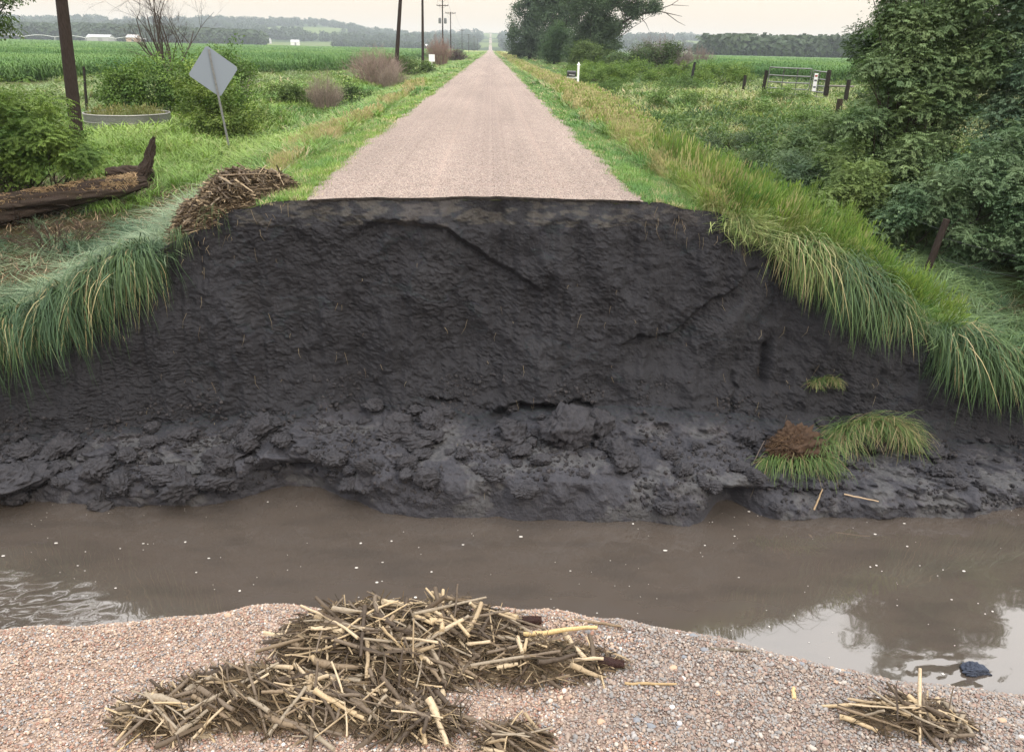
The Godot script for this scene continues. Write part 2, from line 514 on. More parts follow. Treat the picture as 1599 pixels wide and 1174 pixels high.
func plant(called: String, label: String, category: String, base: Vector3, lobes: Array, n: int, kind: String, size: Vector2, ca: Color, cb: Color, group := "", trunk_r := 0.0, seed_ := 1, extra: Array = []) -> Node3D:
	# lobes: [centre relative to base, radii]; the crown is many small sprays spread through them
	rng.seed = seed_
	var t := thing(called, label, category, base, group)
	var wb := MB.new()
	var bc := Color(0.07, 0.06, 0.05)
	if trunk_r > 0.0:
		var top := Vector3.ZERO
		for l in lobes: top += l[0]
		top /= lobes.size()
		var pts := []
		var rad := []
		for i in 6:
			var q := i / 5.0
			pts.append(Vector3(top.x * q * q, -0.3 + (top.y + 0.3) * q, top.z * q * q) + Vector3(rr(-1, 1), 0, rr(-1, 1)) * trunk_r * 0.7 * q)
			rad.append(trunk_r * (1.25 - q * 0.75))
		wb.tube(pts, rad, 8, bc, true, 0.08, seed_)
		put("trunk", wb.mesh(mats.bark), t)
	var lb := MB.new()
	for l in lobes:
		var c: Vector3 = l[0]
		var r: Vector3 = l[1]
		var nb := 5 if trunk_r > 0.0 else 7
		for k in nb:
			var st := Vector3(c.x * rr(0.2, 0.5), c.y * rr(0.25, 0.6), c.z * rr(0.2, 0.5)) if trunk_r > 0.0 else Vector3(rr(-0.3, 0.3) * r.x + c.x * 0.7, minf(0.0, c.y - r.y * 0.5), rr(-0.3, 0.3) * r.z + c.z * 0.7)
			var en := c + rdir() * r * 0.85
			var mid := (st + en) * 0.5 + rdir() * r * 0.2
			var r0 := maxf(trunk_r * 0.22, 0.01 + 0.007 * r.length())
			lb.tube([st, mid, en], [r0, r0 * 0.6, r0 * 0.15], 5, bc, false)
	for e in extra:
		lb.tube(e[0], e[1], 5, bc * 1.3, false)
	var lm := put("limbs" if trunk_r > 0.0 else "stems", lb.mesh(mats.bark), t)
	lm.set_meta("kind", "stuff")
	var tot := 0.0
	var wts := []
	for l in lobes:
		var r2: Vector3 = l[1]
		tot += pow(r2.x * r2.y * r2.z, 0.67)
		wts.append(tot)
	var xf := []
	var cols := []
	for k in n:
		var pick := rng.randf() * tot
		var li := 0
		while li < lobes.size() - 1 and wts[li] < pick: li += 1
		var c2: Vector3 = lobes[li][0]
		var r3: Vector3 = lobes[li][1]
		var dir := rdir()
		var rad2 := pow(rng.randf(), 0.45)
		var lump: float = 1.0 + 0.38 * nz.lump.get_noise_3d(dir.x * 2.0 + li * 9.0 + seed_, dir.y * 2.0, dir.z * 2.0 + seed_ * 3.0)
		var p := c2 + dir * r3 * rad2 * lump
		if nz.lump.get_noise_3d((p.x + base.x) * 2.2 / size.y * 0.4, p.y * 2.2 / size.y * 0.4, p.z * 2.2 / size.y * 0.4) < -0.06: continue
		var s := rr(size.x, size.y)
		var bs := Basis(Vector3.UP, rr(0, TAU)) * Basis(Vector3.RIGHT, rr(-0.6, 0.6))
		xf.append(Transform3D(bs.scaled(Vector3.ONE * s), p))
		var mixv: float = clampf(0.5 + 0.9 * nz.lump.get_noise_3d(p.x * 1.3 + 50.0, p.y * 1.3, p.z * 1.3), 0.0, 1.0)
		var cc := ca.lerp(cb, mixv) * rr(0.82, 1.18)
		cc.a = 1.0
		cols.append(cc)
	var part := "crown" if trunk_r > 0.0 else "foliage"
	var cut := int(xf.size() * (0.62 if kind == "ash" else 0.7))
	multi(part, sprays[kind], xf.slice(0, cut), cols.slice(0, cut), t)
	multi(part, sprays["twiggy"], xf.slice(cut), cols.slice(cut), t)
	return t

func bare_bush(called: String, label: String, at: Vector3, w: float, h: float, n: int, col: Color, r0: float, seed_: int, group := "") -> Node3D:
	rng.seed = seed_
	var t := thing(called, label, "shrub", at, group)
	var b := MB.new()
	for k in n:
		var an := rr(0, TAU)
		var sp := sqrt(rng.randf())
		var out := Vector3(cos(an), 0, sin(an))
		var p0 := out * sp * w * 0.25
		var p2 := out * sp * w * 0.5 * rr(0.8, 1.2) + Vector3.UP * h * (1.05 - 0.55 * sp * sp) * rr(0.65, 1.1)
		var p1 := p0.lerp(p2, 0.5) + Vector3.UP * h * 0.1 + rdir() * w * 0.05
		var cc := rcol(col, col * 1.4, 0.15)
		b.tube([p0, p1, p2], [r0, r0 * 0.7, r0 * 0.25], 3, cc, false)
		for q in 7:
			var tt := rr(0.3, 0.95)
			var s := p0.lerp(p1, tt * 2.0) if tt < 0.5 else p1.lerp(p2, tt * 2.0 - 1.0)
			var d := ((p2 - p0).normalized() + rdir() * 0.8).normalized()
			b.tube([s, s + d * h * rr(0.12, 0.3)], [r0 * 0.45, r0 * 0.15], 3, cc, false)
	var m := put("twigs", b.mesh(mats.bark), t)
	m.set_meta("kind", "stuff")
	return t

func branchy(b: MB, p: Vector3, dir: Vector3, L: float, r: float, depth: int, col: Color) -> void:
	var pts := [p]
	var rad := [r]
	var d := dir
	var q := p
	for i in 4:
		d = (d + rdir() * 0.22 + Vector3.UP * 0.04).normalized()
		q += d * L / 4.0
		pts.append(q)
		rad.append(r * (1.0 - 0.6 * (i + 1) / 4.0))
	b.tube(pts, rad, 5 if depth > 2 else 3, col, false)
	if depth <= 0: return
	for k in (4 if depth > 1 else 5):
		var at := rng.randi_range(1, 4)
		var nd := (d + rdir() * 0.75).normalized()
		branchy(b, pts[at], nd, L * rr(0.5, 0.75), rad[at] * 0.65, depth - 1, col)

# ------------------------------------------------------------------ debris of corn stalks
var stalks: Array[ArrayMesh] = []
var stalk_mats: Array[Material] = []

func make_stalks() -> void:
	for k in 14:
		rng.seed = 700 + k
		var L: float = [0.1, 0.14, 0.18, 0.24, 0.3, 0.12, 0.2, 0.36, 0.16, 0.26, 0.09, 0.22, 0.15, 0.3][k]
		var r: float = [0.012, 0.009, 0.012, 0.008, 0.006, 0.006, 0.004, 0.007, 0.013, 0.011, 0.010, 0.005, 0.004, 0.004][k]
		L *= 1.2
		r *= 1.1
		var b := MB.new()
		var pts := []
		var rad := []
		var n := 9
		var bend := rr(-0.5, 0.5)
		var node_at := rng.randi_range(2, 6)
		for i in n:
			var t := float(i) / (n - 1) - 0.5
			pts.append(Vector3(t * L, bend * t * t * L * 0.5, rr(-0.04, 0.04) * r * 6.0))
			rad.append(r * (1.0 - 0.25 * (t + 0.5)) * (1.22 if i == node_at else 1.0))
		b.tube(pts, rad, 7, Color.WHITE, true, 0.13, k)
		if k % 3 == 0: # a torn sheath strip on the side
			var q := Vector3(-L * 0.2, r, 0)
			b.quad(q, q + Vector3(L * 0.3, r * 1.5, r), q + Vector3(L * 0.32, r * 1.2, r * 2.4), q + Vector3(0, 0, r * 1.2), Color(0.8, 0.75, 0.65))
		stalks.append(b.mesh(mats.straw))
	for k in 10: # curled leaf and husk shreds
		rng.seed = 760 + k
		var b := MB.new()
		var L: float = rr(0.14, 0.36)
		var w: float = rr(0.004, 0.009)
		var prev := Vector3(-L * 0.5, 0, 0)
		var tw := rr(0, TAU)
		var ang := rr(-0.4, 0.4)
		var cl := rcol(Color(0.7, 0.68, 0.66), Color(1, 1, 1), 0.1)
		for s in 7:
			ang += rr(-0.3, 0.3)
			var nx := prev + Vector3(cos(ang) * L / 7.0, sin(ang) * L / 7.0 * 0.6, rr(-0.2, 0.2) * L / 7.0)
			var s0 := Vector3(0, cos(tw), sin(tw)) * w * (1.0 - absf(s - 3.0) * 0.2)
			tw += rr(-0.4, 0.4)
			var s1 := Vector3(0, cos(tw), sin(tw)) * w * (1.0 - absf(s - 2.0) * 0.2)
			b.quad(prev - s0, nx - s1, nx + s1, prev + s0, cl)
			prev = nx
		stalks.append(b.mesh(mats.straw))
	for c in [[0.45, 0.365, 0.255], [0.32, 0.25, 0.165], [0.19, 0.145, 0.1], [0.26, 0.22, 0.17], [0.095, 0.072, 0.052], [0.41, 0.32, 0.205], [0.14, 0.11, 0.083], [0.065, 0.049, 0.037]]:
		var m: StandardMaterial3D = mats.straw.duplicate()
		m.albedo_color = lin(c[0], c[1], c[2])
		stalk_mats.append(m)

func pile(label: String, at: Vector3, lumps: Array, n_parts: int, n_litter: int, surf: Callable, size: float, seed_: int, flow := 0.0, dark := 0.78, tones := [0, 0, 1, 2, 3, 4, 4, 5, 6, 6, 7, 7, 2]) -> void:
	# lumps: [dx, dz, rx, rz, height] of the heap's swells; surf gives the ground height under it
	rng.seed = seed_
	var t := thing("cornstalk_pile", label, "debris", at, "heaps of broken corn stalks")
	var top := func(x: float, z: float) -> float:
		var h := 0.0
		for l in lumps:
			var q := pow((x - l[0]) / l[2], 2.0) + pow((z - l[1]) / l[3], 2.0)
			h = maxf(h, l[4] * maxf(0.0, 1.0 - q))
		return h
	var spot := func() -> Vector3:
		var l: Array = lumps[rng.randi() % lumps.size()]
		var a := rr(0, TAU)
		var q := sqrt(rng.randf())
		var x: float = l[0] + cos(a) * q * l[2] * 1.05
		var z: float = l[1] + sin(a) * q * l[3] * 1.05
		return Vector3(x, 0, z)
	# dark rotted core of the heap
	var b := MB.new()
	for l in lumps:
		var nx := 26
		var k := b.v.size()
		for j in nx:
			for i in nx:
				var u := (i / float(nx - 1) * 2.0 - 1.0)
				var w := (j / float(nx - 1) * 2.0 - 1.0)
				var x: float = l[0] + u * l[2] * 0.98
				var z: float = l[1] + w * l[3] * 0.98
				var q := u * u + w * w
				var y: float = surf.call(at.x + x, -(at.z + z)) - at.y + l[4] * 0.55 * (1.0 - q) - 0.01 + (nz.pile.get_noise_3d(x * 1.0 / size, z / size, seed_) * 0.03) * size
				b.v.append(Vector3(x, y, z))
				b.c.append(rcol(Color(0.11, 0.082, 0.055), Color(0.2, 0.15, 0.1), 0.3))
		for j in nx - 1:
			for i in nx - 1:
				var u2 := ((i + 0.5) / float(nx - 1) * 2.0 - 1.0)
				var w2 := ((j + 0.5) / float(nx - 1) * 2.0 - 1.0)
				if u2 * u2 + w2 * w2 > 0.98: continue
				var a := k + j * nx + i
				for q2 in [a, a + 1, a + nx + 1, a, a + nx + 1, a + nx]: b.ix.append(q2)
	var core := put("litter_core", b.mesh(mats.straw), t)
	core.set_meta("kind", "stuff")
	# fine straw and leaf shreds
	var f := MB.new()
	for k in n_litter:
		var p: Vector3 = spot.call()
		p.y = surf.call(at.x + p.x, -(at.z + p.z)) - at.y + top.call(p.x, p.z) * rr(0.7, 1.08) + 0.004
		var an := rr(0, TAU) if rng.randf() < 0.6 else flow + rr(-0.5, 0.5)
		var d := Vector3(cos(an), rr(-0.4, 0.4), sin(an)).normalized()
		var L := rr(0.05, 0.2) * size
		var cc := rcol(Color(0.06, 0.044, 0.03), Color(0.36, 0.28, 0.18), 0.2) if rng.randf() > dark else rcol(Color(0.03, 0.022, 0.014), Color(0.1, 0.07, 0.04), 0.2)
		var th := size * (1.7 if size > 1.2 else 1.0)
		if rng.randf() < 0.5:
			f.tube([p - d * L * 0.5, p + Vector3.UP * rr(-0.01, 0.015) * size, p + d * L * 0.5], [0.0018 * th, 0.0022 * th, 0.0012 * th], 4, cc, false)
		else:
			var s := d.cross(Vector3.UP).normalized().rotated(d, rr(-1.2, 1.2)) * rr(0.002, 0.005) * th
			var m := p + Vector3.UP * rr(0.0, 0.012) * size
			f.quad(p - d * L * 0.5 - s, m - s, m + s, p - d * L * 0.5 + s, cc)
			f.quad(m - s, p + d * L * 0.5 - s * 0.4, p + d * L * 0.5 + s * 0.4, m + s, cc)
	var fl := put("straw_litter", f.mesh(mats.straw), t)
	fl.set_meta("kind", "stuff")
	for k in n_parts:
		var p: Vector3 = spot.call()
		var ty: float = top.call(p.x, p.z)
		p.y = surf.call(at.x + p.x, -(at.z + p.z)) - at.y + ty * rr(0.92, 1.12) + 0.01 * size
		var an := rr(0, TAU) if rng.randf() < 0.55 else flow + rr(-0.45, 0.45)
		var e := 0.06 * size
		var sl := Vector2(top.call(p.x + e, p.z) - top.call(p.x - e, p.z), top.call(p.x, p.z + e) - top.call(p.x, p.z - e)) / (2.0 * e)
		var d := Vector3(cos(an), 0, sin(an))
		var pitch := atan(clampf(sl.dot(Vector2(d.x, d.z)), -0.9, 0.9)) * 0.8 + (rr(-0.14, 0.16) if rng.randf() < 0.93 else rr(0.25, 0.8))
		var bs := Basis(Vector3.UP, -an) * Basis(Vector3.BACK, pitch) * Basis(Vector3.RIGHT, rr(0, TAU))
		var mi := rng.randi() % stalks.size()
		var o := put("cornstalk", stalks[mi], t, Transform3D(bs.scaled(Vector3.ONE * size * rr(0.75, 1.1)), p))
		o.set_surface_override_material(0, stalk_mats[tones[rng.randi() % tones.size()]])

func loose_stalk(called: String, label: String, at: Vector3, L: float, r: float, turn: float, col: Color, category := "stalk", tilt := 0.0) -> void:
	var b := MB.new()
	rng.seed = int(absf(at.x * 1000.0)) + 5
	var pts := []
	var rad := []
	for i in 8:
		var t := i / 7.0 - 0.5
		pts.append(Vector3(t * L, r * 0.6 + sin(t * 4.0) * r * 0.5, rr(-0.5, 0.5) * r))
		rad.append(r * (1.0 - 0.3 * (t + 0.5)) * (1.2 if i == 3 else 1.0))
	b.tube(pts, rad, 8, col, true, 0.1, 3)
	var o := put(called, b.mesh(mats.straw), null, Transform3D(Basis(Vector3.UP, turn) * Basis(Vector3.BACK, tilt), at))
	meta(o, label, category)

func cob(label: String, at: Vector3, L: float, r: float, turn: float) -> void:
	var t := thing("corn_cob", label, "corn cob", at, "bare corn cobs", turn)
	var b := MB.new()
	b.tube([Vector3(-L * 0.5, 0, 0), Vector3(-L * 0.46, 0, 0), Vector3(0, 0, 0), Vector3(L * 0.44, 0, 0), Vector3(L * 0.5, 0, 0)], [r * 0.7, r * 0.9, r * 0.95, r * 0.75, r * 0.45], 12, Color(0.03, 0.015, 0.012))
	put("core", b.mesh(mats.straw), t)
	var s := MB.new()
	rng.seed = 31
	for i in 22:
		for j in 14:
			var an := TAU * (j + 0.5 * (i % 2)) / 14.0
			var d := Vector3(0, cos(an), sin(an))
			var x := lerpf(-L * 0.47, L * 0.47, i / 21.0)
			var rk := r * (0.95 - 0.25 * maxf(0.0, i / 21.0 - 0.5))
			s.tube([Vector3(x, 0, 0) + d * rk * 0.85, Vector3(x + rr(-0.002, 0.002), 0, 0) + d * rk * rr(1.05, 1.2)], [r * 0.12, r * 0.07], 4, rcol(Color(0.03, 0.014, 0.011), Color(0.085, 0.045, 0.035), 0.2))
	var g := put("glumes", s.mesh(mats.straw), t)
	g.set_meta("kind", "stuff")

func rock(seed_: int, sub := 3, rough := 0.12, flat := 0.8, planes := 16) -> ArrayMesh:
	# an uneven lump about 1 m across, cut by random planes like broken earth
	rng.seed = 5000 + seed_
	var ns := []
	var ds := []
	for k in planes:
		ns.append(rdir())
		ds.append(rr(0.34, 0.5))
	var b := MB.new()
	var n := 5 * sub + 2
	var m := 9 * sub
	for j in n + 1:
		for i in m + 1:
			var th := PI * j / n
			var ph := TAU * (i % m) / m
			var d := Vector3(sin(th) * cos(ph), cos(th), sin(th) * sin(ph))
			var r := 0.62
			for k in planes:
				var c: float = d.dot(ns[k])
				if c > 0.05: r = minf(r, ds[k] / c)
			r *= 1.0 + rough * nz.lump.get_noise_3d(d.x * 4.0 + seed_ * 3.7, d.y * 4.0, d.z * 4.0) + rough * 0.6 * nz.lump.get_noise_3d(d.x * 11.0 + seed_, d.y * 11.0, d.z * 11.0)
			b.v.append(Vector3(d.x * r, d.y * r * flat, d.z * r))
			b.c.append(Color.WHITE)
	for j in n:
		for i in m:
			var a := j * (m + 1) + i
			for q in [a, a + m + 2, a + 1, a, a + m + 1, a + m + 2]: b.ix.append(q)
	return b.mesh(mats.soil)

func log_mesh(pts: Array, rads: Array, col: Color, seed_: int, amp := 0.1, jag := false) -> ArrayMesh:
	# bark-covered trunk: rings along a curve with furrows and knots
	var b := MB.new()
	var rings := 46
	var sides := 30
	var u := Vector3.ZERO
	for i in rings:
		var q := float(i) / (rings - 1) * (pts.size() - 1)
		var k := mini(int(q), pts.size() - 2)
		var c := (pts[k] as Vector3).cubic_interpolate(pts[k + 1], pts[maxi(k - 1, 0)], pts[mini(k + 2, pts.size() - 1)], q - k)
		var r0 := lerpf(rads[k], rads[k + 1], q - k)
		var t = ((pts[k + 1] as Vector3) - pts[k]).normalized()
		if u == Vector3.ZERO: u = t.cross(Vector3.UP if absf(t.y) < 0.9 else Vector3.RIGHT).normalized()
		u = (u - t * u.dot(t)).normalized()
		var w = t.cross(u)
		for j in sides + 1:
			var an := TAU * (j % sides) / sides
			var d = u * cos(an) + w * sin(an)
			var fur: float = absf(sin(an * 7.0 + 2.0 * nz.fine.get_noise_2d(i * 0.25, seed_)))
			var r = r0 * (1.0 + amp * 0.7 * (fur - 0.5) + amp * 2.2 * nz.lump.get_noise_3d(d.x * 2.0 + seed_, d.y * 2.0 + i * 0.12, d.z * 2.0))
			var e := Vector3.ZERO
			if jag and i > rings - 4: e = t * 0.14 * nz.fine.get_noise_2d(j * 1.3, seed_)
			if i == 0 or i == rings - 1: r *= 0.55
			b.v.append(c + d * r + e)
			b.c.append(col * (0.75 + 0.5 * fur))
	for i in rings - 1:
		for j in sides:
			var a := i * (sides + 1) + j
			for q2 in [a, a + sides + 2, a + 1, a, a + sides + 1, a + sides + 2]: b.ix.append(q2)
	return b.mesh(mats.bark)

func pebble(seed_: int) -> ArrayMesh:
	rng.seed = seed_
	var b := MB.new()
	var ring := 6
	var sx := rr(0.8, 1.3)
	var sy := rr(0.5, 0.8)
	b.v.append(Vector3(0, 0.5 * sy, 0)); b.c.append(Color.WHITE)
	for j in 2:
		for i in ring:
			var an := TAU * (i + 0.5 * j) / ring
			var r := 0.46 * rr(0.8, 1.12)
			b.v.append(Vector3(cos(an) * r * sx, (0.2 - 0.4 * j) * sy * rr(0.7, 1.3), sin(an) * r)); b.c.append(Color.WHITE)
	b.v.append(Vector3(0, -0.5 * sy, 0)); b.c.append(Color.WHITE)
	for i in ring:
		var a := 1 + i
		var n := 1 + (i + 1) % ring
		for q in [0, a, n, a, a + ring, n, n, a + ring, n + ring, a + ring, 13, n + ring]: b.ix.append(q)
	return b.mesh(mats.stone)

# ------------------------------------------------------------------ built things
func utility_pole(label: String, x: float, d: float, h: float, r: float, lean: Vector2, arms: Array, cans := false) -> Node3D:
	var t := thing("utility_pole", label, "utility pole", ground_at(x, d, -0.2), "poles along the road")
	var top := Vector3(lean.x, h, lean.y)
	var b := MB.new()
	var pts := []
	var rad := []
	for i in 7:
		pts.append(top * (i / 6.0))
		rad.append(r * (1.15 - 0.4 * i / 6.0))
	b.tube(pts, rad, 12, Color(0.052, 0.04, 0.037), true, 0.02, 1)
	put("pole", b.mesh(mats.post_wood), t)
	for a in arms:
		var y: float = h - a[0]
		var p := top * (y / h)
		var m := MB.new()
		m.box(p + Vector3(0, 0, r), Vector3(a[1], 0.16, 0.13), Basis(), Color(0.1, 0.08, 0.07))
		var arm := put("crossarm", m.mesh(mats.post_wood), t)
		for s in [-0.47, -0.22, 0.22, 0.47]:
			var q := MB.new()
			var c := p + Vector3(a[1] * s, 0.08, r)
			q.tube([c, c + Vector3.UP * 0.1, c + Vector3.UP * 0.2], [0.04, 0.07, 0.04], 8, Color(0.12, 0.1, 0.09))
			put("insulator", q.mesh(mats.plain), arm)
		for s in [-1.0, 1.0]:
			var q2 := MB.new()
			q2.tube([p + Vector3(a[1] * 0.3 * s, -0.05, r), p + Vector3(0, -0.6, r)], [0.025, 0.025], 4, Color(0.12, 0.11, 0.1))
			put("brace", q2.mesh(mats.plain), arm)
	if cans:
		for s in [-1.0, 1.0]:
			var q := MB.new()
			var c := top * ((h - 4.6) / h) + Vector3(s * 0.62, 0, 0)
			q.tube([c - Vector3.UP * 0.55, c - Vector3.UP * 0.5, c + Vector3.UP * 0.45, c + Vector3.UP * 0.6], [0.26, 0.32, 0.32, 0.2], 12, Color(0.16, 0.17, 0.18))
			put("transformer", q.mesh(mats.plain), t)
	return t

func fence_post(label: String, at: Vector3, h: float, r: float, lean: Vector3, col: Color) -> Node3D:
	var b := MB.new()
	var pts := []
	var rad := []
	for i in 6:
		pts.append(Vector3(lean.x, h, lean.z) * (i / 5.0) + Vector3(0, -0.2 * (1.0 - i / 5.0), 0))
		rad.append(r * (1.05 - 0.15 * i / 5.0))
	b.tube(pts, rad, 9, col, true, 0.09, int(absf(at.x) * 10))
	var o := put("fence_post", b.mesh(mats.post_wood), null, Transform3D(Basis(), at))
	meta(o, label, "fence post", "weathered wooden posts")
	return o

func barn(label: String, x: float, d: float, w: float, h: float, dep: float, wall: Color, roof: Color) -> void:
	var t := thing("farm_building", label, "building", ground_at(x, d, -0.2), "farmsteads far across the fields")
	var b := MB.new()
	var hw := w * 0.5
	var hd := dep * 0.5
	b.box(Vector3(0, h * 0.5, 0), Vector3(w, h, dep), Basis(), wall)
	for s in [-1.0, 1.0]:
		b.tri(Vector3(s * hw, h, -hd), Vector3(s * hw, h * 1.55, 0), Vector3(s * hw, h, hd), wall)
	put("wall", b.mesh(mats.plain), t)
	var r := MB.new()
	for s in [-1.0, 1.0]:
		r.box(Vector3(0, h * 1.29, s * hd * 0.5), Vector3(w + 0.8, 0.25, sqrt(hd * hd + pow(h * 0.55, 2.0)) + 0.7), Basis(Vector3.RIGHT, s * atan2(h * 0.55, hd)), roof)
	put("roof", r.mesh(mats.plain), t)
	var q := MB.new()
	q.box(Vector3(w * 0.1, h * 0.4, hd + 0.05), Vector3(w * 0.2, h * 0.8, 0.12), Basis(), Color(0.2, 0.2, 0.2))
	put("door", q.mesh(mats.plain), t)

func wires(label: String, spans: Array, r: float) -> void:
	var t := thing("overhead_wire", label, "wire", Vector3.ZERO)
	for s in spans:
		var b := MB.new()
		var pts := []
		var rad := []
		var a: Vector3 = s[0]
		var e: Vector3 = s[1]
		for i in 11:
			var q := i / 10.0
			pts.append(a.lerp(e, q) - Vector3.UP * s[2] * 4.0 * q * (1.0 - q))
			rad.append(r)
		b.tube(pts, rad, 4, Color(0.05, 0.05, 0.055), false)
		put("wire", b.mesh(mats.plain), t)

# ------------------------------------------------------------------ scene
func _ready() -> void:
	# camera
	var cam := Camera3D.new()
	cam.name = "camera"
	cam.fov = 52.71
	cam.near = 0.05
	cam.far = 9000.0
	add_child(cam)
	cam.transform = Transform3D(Basis.from_euler(Vector3(deg_to_rad(-23.3), deg_to_rad(-2.0), deg_to_rad(1.3))), Vector3(0, 2.35, 0))
	cam.current = true
	# hazy overcast evening sky, brighter overhead as overcast skies are
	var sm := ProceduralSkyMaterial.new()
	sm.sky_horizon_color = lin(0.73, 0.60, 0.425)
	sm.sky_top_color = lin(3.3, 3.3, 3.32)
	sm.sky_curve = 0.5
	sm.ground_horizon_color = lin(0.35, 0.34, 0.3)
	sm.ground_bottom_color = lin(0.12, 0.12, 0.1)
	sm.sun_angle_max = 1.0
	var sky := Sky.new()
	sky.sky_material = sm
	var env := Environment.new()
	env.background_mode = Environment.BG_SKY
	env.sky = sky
	env.tonemap_mode = Environment.TONE_MAPPER_LINEAR
	env.tonemap_exposure = 1.16
	env.sdfgi_enabled = true
	env.ssao_enabled = true
	env.ssil_enabled = true
	env.fog_enabled = true
	env.fog_density = 0.0002
	env.fog_light_color = Color(0.91, 0.955, 1.0)
	var we := WorldEnvironment.new()
	we.name = "world"
	we.environment = env
	add_child(we)
	# low veiled sun beyond the trees on the right
	var sun := DirectionalLight3D.new()
	sun.name = "sun"
	sun.light_energy = 0.42
	sun.light_color = Color(1.0, 0.93, 0.82)
	sun.light_angular_distance = 18.0
	sun.shadow_enabled = true
	sun.sky_mode = DirectionalLight3D.SKY_MODE_LIGHT_ONLY
	add_child(sun)
	sun.rotation = Vector3(deg_to_rad(-42), deg_to_rad(35), 0)

	make_noises()
	make_materials()
	make_stalks()
	sprays["ash"] = frond(6, 0.36, 0.095, 0.04, 101)
	sprays["broad"] = spray(16, 0.32, 0.16, 0.1, 102)
	sprays["twiggy"] = spray(22, 0.4, 0.1, 0.062, 104)
	sprays["weed"] = spray(26, 0.34, 0.15, 0.055, 103)
	build_land()
	build_water()
	build_near_gravel()
	build_bank_things()
	build_poles_and_signs()
	build_left_side()
	build_right_side()
	build_grass()
	build_fields()
	build_far()
	build_debris()

func make_noises() -> void:
	noise("a", 0.12, 3, 3)
	noise("b", 0.6, 5, 3)
	noise("hill", 0.0011, 9, 3)
	noise("f1", 0.33, 11, 3)
	noise("f2", 0.9, 12, 4, FastNoiseLite.TYPE_SIMPLEX_SMOOTH, FastNoiseLite.FRACTAL_RIDGED)
	noise("f3", 3.0, 13, 3)
	noise("f4", 9.0, 14, 3)
	noise("f5", 18.0, 15, 2)
	noise("lump", 0.9, 21, 2)
	noise("pile", 9.0, 22, 3)
	noise("patch", 0.16, 23, 4)
	noise("fine", 1.3, 24, 3)
	for k in [["cell", 1.9], ["cell2", 5.2], ["cell3", 1.6]]:
		var n := noise(k[0], k[1], 31, 1, FastNoiseLite.TYPE_CELLULAR)
		n.cellular_return_type = FastNoiseLite.RETURN_DISTANCE
		n.cellular_jitter = 1.0

func spaced(a: float, b: float, n: int, p: float) -> PackedFloat32Array:
	var out := PackedFloat32Array()
	for i in n: out.append(lerpf(a, b, pow(float(i) / (n - 1), p)))
	return out

